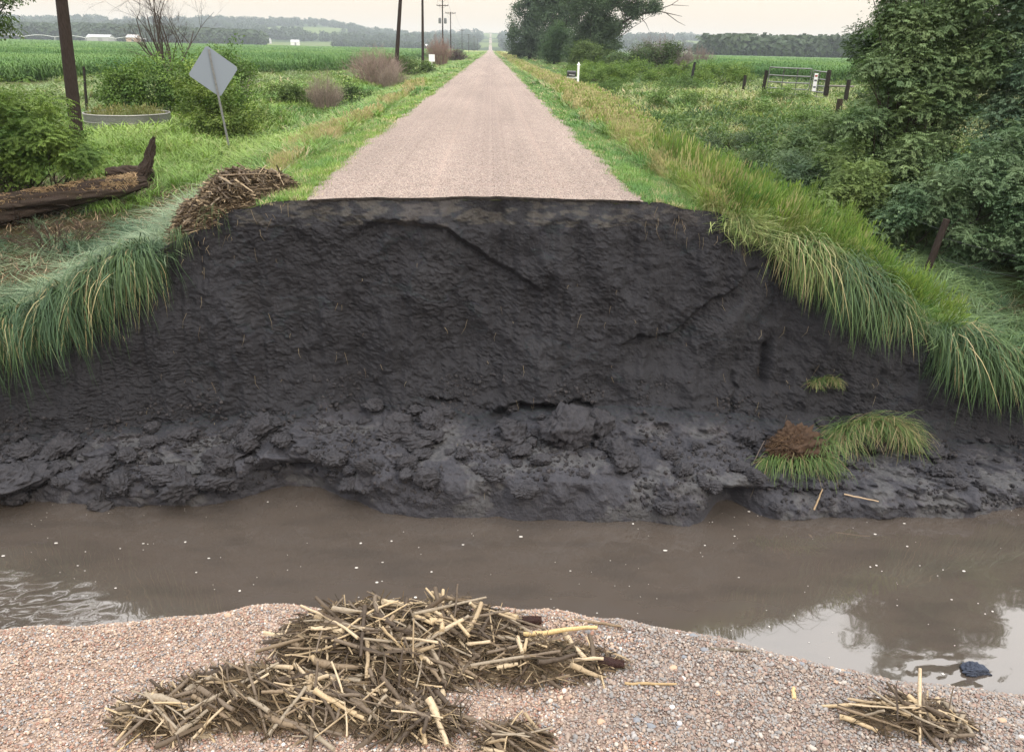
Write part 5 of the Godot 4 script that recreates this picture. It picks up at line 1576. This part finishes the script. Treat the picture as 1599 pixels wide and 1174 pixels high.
# ------------------------------------------------------------------ grass
func build_grass() -> void:
	var white := Color(1, 1, 1)
	# near tufts, then coarser ones for farther away
	var ms := [tuft(24, 0.17, 0.13, 0.011, 0.5, 601, white), tuft(22, 0.5, 0.16, 0.017, 0.5, 602, white), tuft(24, 0.6, 0.15, 0.011, 0.25, 603, white, 0.6), tuft(26, 0.8, 0.2, 0.019, 1.1, 604, white),
		tuft(14, 0.17, 0.15, 0.022, 0.5, 611, white), tuft(14, 0.5, 0.18, 0.034, 0.5, 612, white), tuft(16, 0.6, 0.16, 0.024, 0.25, 613, white, 0.6), tuft(14, 0.8, 0.2, 0.04, 1.0, 614, white)]
	var xf := [[], [], [], [], [], [], [], []]
	var cs := [[], [], [], [], [], [], [], []]
	rng.seed = 700
	var green := Color(0.085, 0.195, 0.04)
	var lime := Color(0.2, 0.3, 0.058)
	var straw := Color(0.46, 0.385, 0.225)
	var blue := Color(0.06, 0.115, 0.06)
	var pale := Color(0.2, 0.26, 0.155)
	# bands: distance from, to, half width, number, size
	for band in [[12.6, 17.0, 11.5, 8500, 0.85], [17.0, 26.0, 15.0, 11500, 1.0], [26.0, 45.0, 20.0, 12000, 1.25], [45.0, 80.0, 30.0, 12000, 1.7], [80.0, 170.0, 26.0, 8000, 2.6], [170.0, 600.0, 30.0, 4500, 5.0]]:
		for k in band[3]:
			var d := lerpf(band[0], band[1], rng.randf())
			var x: float = ROAD_X + rr(-band[2], band[2])
			if rng.randf() < 0.4: x = ROAD_X + signf(rr(-1, 1)) * rr(2.55, 7.0)
			var s: float = x - ROAD_X
			var a := absf(s)
			var rag: float = nz.b.get_noise_2d(d * 0.9, 3.0 * signf(s)) * 0.12 + nz.a.get_noise_2d(d * 0.8, 9.0 * signf(s)) * 0.16 + nz.fine.get_noise_2d(d * 3.0, 30.0 * signf(s)) * 0.08
			var stray := 0.22 * pow(rng.randf(), 3.0)
			if a < (tab([[12.6, 2.62], [15.0, 2.82], [20.0, 3.0]], d) if s < 0.0 else 2.95) + rag - 0.02 * band[4] - stray: continue
			if d < zcut(x) + 0.05: continue
			if pow(x + 13.7, 2.0) + pow(d - 30.6, 2.0) < 2.6: continue
			if x > -5.6 and x < -3.75 and d < 14.5: continue
			var n1: float = nz.patch.get_noise_2d(x, d * 0.5)
			var n2: float = nz.fine.get_noise_2d(x * 0.5, d * 0.35)
			var n3: float = nz.fine.get_noise_2d(x * 1.3 + 70.0, d * 1.0)
			if x < -6.2 - 0.25 * (d - 14.0) * 0.3 and d < 20.8 and d > 14.6 and n2 + 0.5 * n3 > -0.3 and rng.randf() < 0.9: continue # mud and litter round the trunk
			var ty := 1
			var c: Color
			var sc: float = rr(0.7, 1.15) * band[4]
			if a < 4.1 + 0.6 * n1:
				ty = 0
				c = green.lerp(lime, clampf(0.55 + n2 + rr(-0.3, 0.3), 0, 1))
				if s > 0.0: c = c.lerp(Color(0.09, 0.21, 0.06), 0.5)
				if rng.randf() < 0.12: c = straw
			elif s < 0.0 and a < 5.2 + n1 and d < 60.0 and n1 + n2 > 0.0:
				ty = 2
				sc *= 0.6
				c = lime.lerp(straw, clampf(0.5 + n2 * 1.5 + rr(-0.35, 0.35), 0, 1))
			elif s > 0.0 and a < 7.0 + 2.0 * n1 and n1 * 0.6 + n2 > -0.12:
				ty = 2
				sc *= 0.8
				c = lime.lerp(straw, clampf(0.4 + (n2 + n3) * 1.2 + rr(-0.4, 0.4), 0, 0.85))
			else:
				ty = 1 if rng.randf() < 0.6 else 3
				c = green.lerp(lime, clampf(0.55 + n1 * 1.6 + n3 * 0.5 + rr(-0.3, 0.3), 0, 1))
				if s > 0.0 and n2 > 0.1: c = c.lerp(blue, 0.55)
				if s > 0.0 and d > 28.0 and d < 60.0 and a > 7.5: c = c.lerp(Color(0.34, 0.32, 0.14), clampf(0.35 + n2 + n3, 0, 0.85))
				if a > 18.0: c = c.lerp(Color(0.22, 0.26, 0.13), 0.5)
				if rng.randf() < 0.1: c = straw * 0.8
				sc *= 1.0 + 0.5 * n3
			if d < 18.5 and a > 4.6:
				ty = 3
				var m := clampf(0.42 + n2 * 1.3 + n3 + rr(-0.35, 0.35), 0, 1)
				c = blue.lerp(pale, m) if s < 0.0 else blue.lerp(Color(0.15, 0.23, 0.08), m).lerp(pale, 0.3 * rng.randf())
				sc = rr(0.6, 1.2) * (1.0 + 0.7 * n3)
				if a < 6.3 and s > 0.0: c = c.lerp(lime.lerp(straw, rr(0, 0.7)), 0.65)
				if rng.randf() < 0.06: c = straw * 0.7
			elif d < 32.0 and d >= 18.5 and s < -6.0:
				c = c.lerp(lime, 0.5)
			c *= rr(0.75, 1.25)
			c.a = 1.0
			var turn := Basis(Vector3.UP, rr(0, TAU))
			if ty == 3 and d < 18.5: # lodged grass leans downhill, towards the stream
				turn = Basis(Vector3(rr(0.2, 1), 0, rr(-1.2, 0.6) * signf(s)).normalized(), rr(-0.2, 1.1)) * turn
			var slot := ty if d < 27.0 else ty + 4
			xf[slot].append(Transform3D(turn.scaled(Vector3(sc * rr(0.9, 1.3), minf(sc, rr(0.8, 1.2) if d < 200.0 else 2.0) * (rr(0.35, 0.7) if ty == 3 and d < 18.5 else 1.0), sc)), ground_at(x, d, -0.03)))
			cs[slot].append(c)
	for k in 2600: # taller standing grass along the crest right of the road
		var x := rr(3.9, 8.6)
		var d := zcut(x) + 0.1 + pow(rng.randf(), 1.3) * (4.0 + x * 0.6)
		var n2: float = nz.fine.get_noise_2d(x * 0.9, d * 0.9)
		if n2 < -0.2: continue
		var ty := 2 if rng.randf() < 0.5 else 1
		var c := green.lerp(lime, clampf(0.5 + n2 + rr(-0.4, 0.4), 0, 1)).lerp(straw, clampf(rr(-0.5, 0.8) - 0.12 * (x - 4.0), 0, 0.8)) * rr(0.75, 1.2)
		c.a = 1.0
		var lean := Basis(Vector3(1, 0, -0.5).normalized(), rr(0.0, 0.7))
		xf[ty].append(Transform3D((lean * Basis(Vector3.UP, rr(0, TAU))).scaled(Vector3(1.0, rr(0.9, 1.6), 1.0)), ground_at(x, d, -0.03)))
		cs[ty].append(c)
	var names := ["verge_grass", "meadow_grass", "seeding_grass", "lodged_grass", "far_verge_grass", "far_meadow_grass", "far_seeding_grass", "far_tall_grass"]
	var labs := ["short green grass along both edges of the road close to the brink", "knee-high green grass in the near ditches", "straw-coloured seeding grass on the near road shoulders", "flattened pale bluish grass on the embankment slopes",
		"short green grass along the road farther off", "green grass in the farther ditches and meadows", "straw-coloured grass patches along the road farther off", "tall drooping grass in the farther meadows"]
	for k in 8:
		var o := multi(names[k], ms[k], xf[k], cs[k])
		meta(o, labs[k], "grass")
	# long grass hanging over the brink, in uneven hanks
	var hm := [hanging(20, 1.15, 0.016, 801), hanging(20, 0.85, 0.018, 802), hanging(16, 1.35, 0.014, 803)]
	for side in [-1, 1]:
		for v in 3:
			rng.seed = 820 + v * 3 + side
			var hx := []
			var hc := []
			for k in 620:
				var x: float = rr(-11.5, -4.5) if side < 0 else rr(3.8, 11.5)
				var a := absf(x - ROAD_X)
				var hank: float = nz.b.get_noise_2d(x * 2.2, 5.0 * side) + 0.6 * nz.b.get_noise_2d(x * 6.0, 15.0 * side)
				var back := pow(rng.randf(), 1.5) * 0.75 - 0.1
				if hank < 0.0 and back < 0.35 and rng.randf() < 0.8: continue
				if x > -5.7 and x < -3.7 and rng.randf() < 0.85: continue
				var z := zcut(x)
				var yaw: float = rr(-0.7, 0.7) + 0.35 * side + hank * 0.5
				var sc := rr(0.5, 1.05) * clampf(1.0 + 0.85 * hank, 0.4, 1.6)
				if a < 5.6: sc *= 0.5
				if back > 0.35: sc *= 0.75
				var p := ground_at(x, z + maxf(back, 0.0), rr(-0.02, 0.1))
				p.z = -(z + back)
				hx.append(Transform3D((Basis(Vector3.UP, yaw) * Basis(Vector3.BACK, rr(-0.3, 0.3))).scaled(Vector3(sc, sc * rr(0.8, 1.1), sc)), p))
				var n2: float = nz.fine.get_noise_2d(x * 1.2, back)
				var c := Color(0.038, 0.08, 0.038).lerp(Color(0.095, 0.155, 0.06), clampf(0.42 + n2 * 1.4 + rr(-0.4, 0.4), 0, 1))
				if back > 0.3: c = c.lerp(pale if side < 0 else lime.lerp(pale, 0.4), clampf(0.4 + n2 * 1.5, 0, 0.9))
				if side > 0 and a < 6.2: c = c.lerp(lime, 0.35).lerp(straw, clampf(rr(-0.6, 0.7), 0, 0.6))
				if rng.randf() < 0.07: c = straw * 0.8
				c.a = 1.0
				hc.append(c)
			var o := multi("hanging_grass", hm[v], hx, hc)
			var which: String = ["long", "shorter", "thin wispy"][v]
			meta(o, which + " green grass hanging over the left brink of the bank" if side < 0 else which + " green grass hanging over the right brink of the bank", "grass")
	# broad-leaved weeds
	rng.seed = 900
	var wx := []
	var wc := []
	for k in 6500:
		var d := 17.0 + pow(rng.randf(), 1.4) * 75.0
		var x := ROAD_X + signf(rr(-1, 1)) * rr(6.0, 12.0 + d * 0.32)
		if pow(x + 13.7, 2.0) + pow(d - 30.6, 2.0) < 3.5 or (d < 30.0 and d > 27.5 and absf(x + 13.2) < 1.8): continue
		if x < -6.0 and d < 21.0: continue
		if nz.patch.get_noise_2d(x * 1.6 + 30.0, d * 0.8) < 0.02: continue
		var s := rr(0.5, 0.95) * (1.0 + d / 90.0)
		wx.append(Transform3D(Basis(Vector3.UP, rr(0, TAU)).scaled(Vector3.ONE * s), ground_at(x, d, 0.22 * s)))
		var c := Color(0.075, 0.135, 0.035).lerp(Color(0.19, 0.26, 0.065), rng.randf())
		if x > 0.0 and rng.randf() < 0.5: c = Color(0.085, 0.135, 0.065)
		if x < -14.0 and rng.randf() < 0.5: c = Color(0.22, 0.27, 0.15)
		wc.append(c)
	for k in 1500:
		var d := rr(18.0, 38.0)
		var x := rr(6.0, 9.0 + d * 0.22)
		if nz.patch.get_noise_2d(x * 2.5 + 11.0, d * 1.6) < -0.05: continue
		var s := rr(0.8, 1.7)
		wx.append(Transform3D(Basis(Vector3.UP, rr(0, TAU)).scaled(Vector3(s, s * rr(0.8, 1.4), s)), ground_at(x, d, 0.25 * s)))
		wc.append(Color(0.06, 0.115, 0.05).lerp(Color(0.17, 0.24, 0.09), clampf(0.5 + 1.2 * nz.patch.get_noise_2d(x * 3.0, d * 2.0) + rr(-0.3, 0.3), 0, 1)))
	var wo := multi("broadleaf_weeds", sprays["weed"], wx, wc)
	meta(wo, "mixed broad-leaved weeds scattered through the ditches", "weeds")
	# straw and mud-caked leaves washed up round the fallen trunk
	rng.seed = 950
	var lx := []
	var lc := []
	for k in 5200:
		var x := rr(-13.0, -6.0)
		var d := rr(14.6, 21.5)
		if nz.fine.get_noise_2d(x * 0.5, d * 0.35) + 0.5 * nz.fine.get_noise_2d(x * 1.3 + 70.0, d) < -0.3: continue
		lx.append(Transform3D((Basis(Vector3.UP, rr(0, TAU)) * Basis(Vector3.BACK, rr(-0.3, 0.5))).scaled(Vector3.ONE * rr(0.7, 1.6)), ground_at(x, d, rr(0.0, 0.06))))
		lc.append(rcol(Color(0.09, 0.06, 0.045), Color(0.36, 0.27, 0.18), 0.25))
	var lo := multi("washed_up_straw", stalks[14], lx, lc)
	meta(lo, "brown straw washed up on the mud round the fallen trunk", "straw")

# ------------------------------------------------------------------ fields
func build_fields() -> void:
	rng.seed = 1000
	var b := MB.new()
	for k in 5:
		var p := Vector3(rr(-0.4, 0.4), 0, -0.4 + 0.2 * k)
		b.tube([p, p + Vector3(0, 1.5, 0)], [0.014, 0.008], 3, Color(0.9, 1, 0.8), false)
		for q in 9:
			var an := rr(0, TAU)
			var out := Vector3(cos(an), 0, sin(an))
			var side := Vector3(-out.z, 0, out.x) * 0.045
			var r := p + Vector3(0, 0.35 + 0.15 * q, 0)
			var m := r + out * 0.25 + Vector3(0, 0.26, 0)
			var e := r + out * rr(0.5, 0.65) + Vector3(0, rr(-0.1, 0.2), 0)
			var c := rcol(Color(0.8, 0.8, 0.8), Color(1.25, 1.2, 1.1))
			b.quad(r - side * 0.5, m - side, m + side, r + side * 0.5, c)
			b.tri(m - side, e, m + side, c)
	var corn := b.mesh(mats.leaf)
	var spans := [[-1, "left_cornfield", "wide green cornfield stretching left beyond the ditch"], [1, "right_cornfield", "green cornfield beyond the gate on the right"]]
	for f in spans:
		var xf := []
		var cols := []
		var row := 0
		var d := 62.0 if f[0] < 0 else 78.0
		while d < 520.0:
			var g := clampf(d / 110.0, 0.8, 4.0)
			var reach := (55.0 + d * 0.62) if f[0] < 0 else (20.0 + d * 0.6)
			var x0 := (19.0 + maxf(0.0, (90.0 - d) * 0.6)) if f[0] < 0 else 24.0 + maxf(0.0, (110.0 - d) * 0.25)
			var x := x0
			while x < reach:
				var px: float = (x + rr(-0.1, 0.1)) * f[0]
				var s := g * rr(0.85, 1.1)
				xf.append(Transform3D(Basis(Vector3.UP, rr(0, TAU)).scaled(Vector3(s, rr(0.9, 1.1) * (0.85 if d < 90.0 else 1.0) * (1.0 + (g - 1.0) * 0.04), s)), ground_at(px, d, -0.05)))
				var c := Color(0.07, 0.16, 0.048).lerp(Color(0.15, 0.255, 0.08), clampf(0.5 + nz.patch.get_noise_2d(px * 0.3, d * 0.2) + rr(-0.3, 0.3), 0, 1))
				cols.append(c)
				x += 0.76 * g
			d += 0.85 * g
			row += 1
		var o := multi(f[1], corn, xf, cols)
		meta(o, f[2], "cornfield")

# ------------------------------------------------------------------ distance
func build_far() -> void:
	rng.seed = 1100
	var b := MB.new()
	for k in 90:
		var d := rdir()
		var p := d * Vector3(0.5, 0.5, 0.5) * rr(0.75, 1.1) + Vector3(0, 0.5, 0)
		var n := (d + rdir() * 0.5).normalized()
		var u := n.cross(Vector3.UP if absf(n.y) < 0.9 else Vector3.RIGHT).normalized()
		leaf_shape(b, p - u * 0.14, u.rotated(n, rr(0, TAU)), n, 0.34, 0.26, rcol(Color(0.8, 0.8, 0.8), Color(1.2, 1.2, 1.1)))
	var crown := b.mesh(mats.leaf)
	var wood := func(called: String, label: String, n: int, x0: float, x1: float, d0: float, d1: float, h0: float, h1: float, thr: float) -> void:
		var xf := []
		var cols := []
		for k in n:
			var d := rr(d0, d1)
			var x := rr(x0, x1) * (d / d1 if x0 * x1 < 0 or absf(x1) > 300 else 1.0)
			if nz.hill.get_noise_2d(x * 3.0, d * 3.0) > thr: continue
			if absf(x - ROAD_X) < 22.0: continue
			var h := rr(h0, h1)
			var w := h * rr(0.7, 1.3)
			xf.append(Transform3D(Basis(Vector3.UP, rr(0, TAU)).scaled(Vector3(w, h, w)), ground_at(x, d, -0.6)))
			cols.append(rcol(Color(0.028, 0.05, 0.022), Color(0.05, 0.08, 0.032)))
		var o := multi(called, crown, xf, cols)
		meta(o, label, "woods")
	wood.call("left_woods", "long dark wood along the left horizon", 1700, -900.0, -330.0, 1000.0, 1200.0, 9.0, 17.0, 9.0)
	wood.call("hill_woods", "bluish woods covering the distant hills", 5200, -1900.0, 1700.0, 1500.0, 2700.0, 9.0, 17.0, 0.06)
	wood.call("hedgerow_woods", "low line of trees at the foot of the distant hills", 700, -600.0, -30.0, 1250.0, 1330.0, 5.0, 11.0, 0.25)
	wood.call("right_woods", "dark clump of trees on the right horizon beyond the corn", 420, 165.0, 300.0, 560.0, 640.0, 9.0, 16.0, 9.0)
	wood.call("far_road_woods", "trees beside the road at its vanishing point", 200, -60.0, 70.0, 1150.0, 1500.0, 5.0, 10.0, 9.0)
	barn("long white farm shed below the hills near the bare brush", -195.0, 1290.0, 34.0, 5.0, 16.0, Color(0.5, 0.5, 0.5), Color(0.52, 0.53, 0.54))
	barn("white shed farther left below the hills", -350.0, 1290.0, 20.0, 4.5, 12.0, Color(0.5, 0.5, 0.5), Color(0.42, 0.42, 0.44))
	barn("small white house between the far sheds", -300.0, 1280.0, 12.0, 5.0, 10.0, Color(0.72, 0.72, 0.7), Color(0.45, 0.45, 0.46))
	barn("small white building just left of the poles", -98.0, 1290.0, 16.0, 4.5, 10.0, Color(0.72, 0.72, 0.7), Color(0.66, 0.66, 0.67))
	barn("grey shed in front of the long left wood", -455.0, 980.0, 26.0, 5.0, 14.0, Color(0.33, 0.33, 0.33), Color(0.36, 0.37, 0.38))
	barn("tan barn in front of the long left wood", -415.0, 975.0, 12.0, 5.5, 12.0, Color(0.4, 0.28, 0.2), Color(0.5, 0.48, 0.47))
	# centre-pivot irrigation line
	var t := thing("irrigation_line", "long thin white irrigation line on wheels across the left field", "irrigation", ground_at(-330.0, 560.0))
	for k in 8:
		var xs := k * 20.0 - 60.0
		var m := MB.new()
		var pts := []
		var rd := []
		for i in 9:
			pts.append(Vector3(xs + i * 2.5, 4.0 + 1.1 * sin(PI * i / 8.0), 0))
			rd.append(0.16)
		m.tube(pts, rd, 5, Color(0.65, 0.66, 0.68), false)
		put("span", m.mesh(mats.plain), t)
		var tw := MB.new()
		for s in [-1.0, 1.0]:
			tw.tube([Vector3(xs, 4.0, 0), Vector3(xs, 0.4, s * 1.8)], [0.08, 0.08], 4, Color(0.6, 0.6, 0.62), false)
		put("tower", tw.mesh(mats.plain), t)

# ------------------------------------------------------------------ corn-stalk debris
func build_debris() -> void:
	var near := func(x: float, d: float) -> float: return near_h(x, d)
	var far := func(x: float, d: float) -> float:
		var z := zcut(x)
		return ground_h(x, maxf(d, z)) - maxf(0.0, z - d) * 2.2
	var y0 := near_h(-0.3, 2.3)
	pile("large heap of broken corn stalks on the gravel brink, nearest the water", Vector3(-0.28, y0, -2.33), [[-0.2, -0.02, 0.34, 0.25, 0.14], [0.1, -0.03, 0.36, 0.2, 0.13], [0.4, 0.1, 0.4, 0.12, 0.06], [-0.12, 0.13, 0.36, 0.16, 0.09]], 300, 2500, near, 0.88, 1201, 0.25)
	pile("lower heap of corn stalks spilling left toward the viewer", Vector3(-0.72, y0, -2.04), [[-0.1, -0.02, 0.34, 0.16, 0.1], [0.2, 0.04, 0.36, 0.12, 0.075], [-0.36, 0.07, 0.2, 0.1, 0.06], [0.48, 0.12, 0.18, 0.08, 0.05]], 240, 1800, near, 0.82, 1202, 0.6)
	pile("small scrap heap of stalks at the bottom edge of the picture", Vector3(0.1, y0, -1.84), [[0, 0, 0.12, 0.07, 0.04]], 26, 200, near, 0.7, 1203, 0.5)
	pile("small separate heap of corn stalks at the lower right", Vector3(1.48, near_h(1.48, 1.96), -1.95), [[0, 0, 0.2, 0.085, 0.065], [0.1, 0.025, 0.14, 0.06, 0.045]], 60, 420, near, 0.72, 1204, 0.5)
	pile("brown heap of stalks draped over the brink left of the road", Vector3(-4.6, ground_h(-4.6, 13.5), -13.5), [[0, 0, 0.8, 0.6, 0.6], [0.5, -0.45, 0.65, 0.5, 0.38], [-0.5, 0.25, 0.45, 0.45, 0.45], [0.05, 0.5, 0.7, 0.45, 0.42]], 300, 9000, far, 1.6, 1205, 0.9, 0.6, [1, 2, 2, 3, 4, 6, 6, 7])
	cob("dark bare corn cob at the far right end of the large heap", Vector3(0.19, near_h(0.19, 2.45) + 0.02, -2.45), 0.08, 0.017, 0.05)
	cob("dark bare corn cob at the near right end of the large heap", Vector3(0.48, near_h(0.48, 2.21) + 0.02, -2.21), 0.1, 0.018, -0.2)
	var g := func(x: float, d: float) -> Vector3: return Vector3(x, near_h(x, d) + 0.004, -d)
	loose_stalk("loose_stalk", "pale stalk piece standing alone on the gravel at right", g.call(1.14, 2.08), 0.05, 0.009, 1.3, Color(0.5, 0.37, 0.2))
	loose_stalk("loose_stalk", "thin dry stalk lying on the gravel right of the heap", g.call(0.61, 2.1), 0.19, 0.006, -0.06, Color(0.34, 0.25, 0.14))
	loose_stalk("loose_stalk", "grey stick at the gravel's edge above the loose stalks", g.call(0.97, 2.31), 0.16, 0.006, -0.15, Color(0.13, 0.11, 0.09))
	loose_stalk("loose_stalk", "long dark stick along the brink beside the far cob", g.call(0.44, 2.46), 0.24, 0.007, -0.25, Color(0.2, 0.15, 0.1))
	loose_stalk("loose_stalk", "long pale stalk sticking out of the large heap to the right", g.call(0.3, 2.38) + Vector3(0, 0.02, 0), 0.3, 0.011, 0.08, Color(0.5, 0.37, 0.19))
	loose_stalk("loose_stalk", "thin straw lying left of the lower heap", g.call(-1.18, 1.84), 0.16, 0.003, 1.0, Color(0.5, 0.38, 0.2))
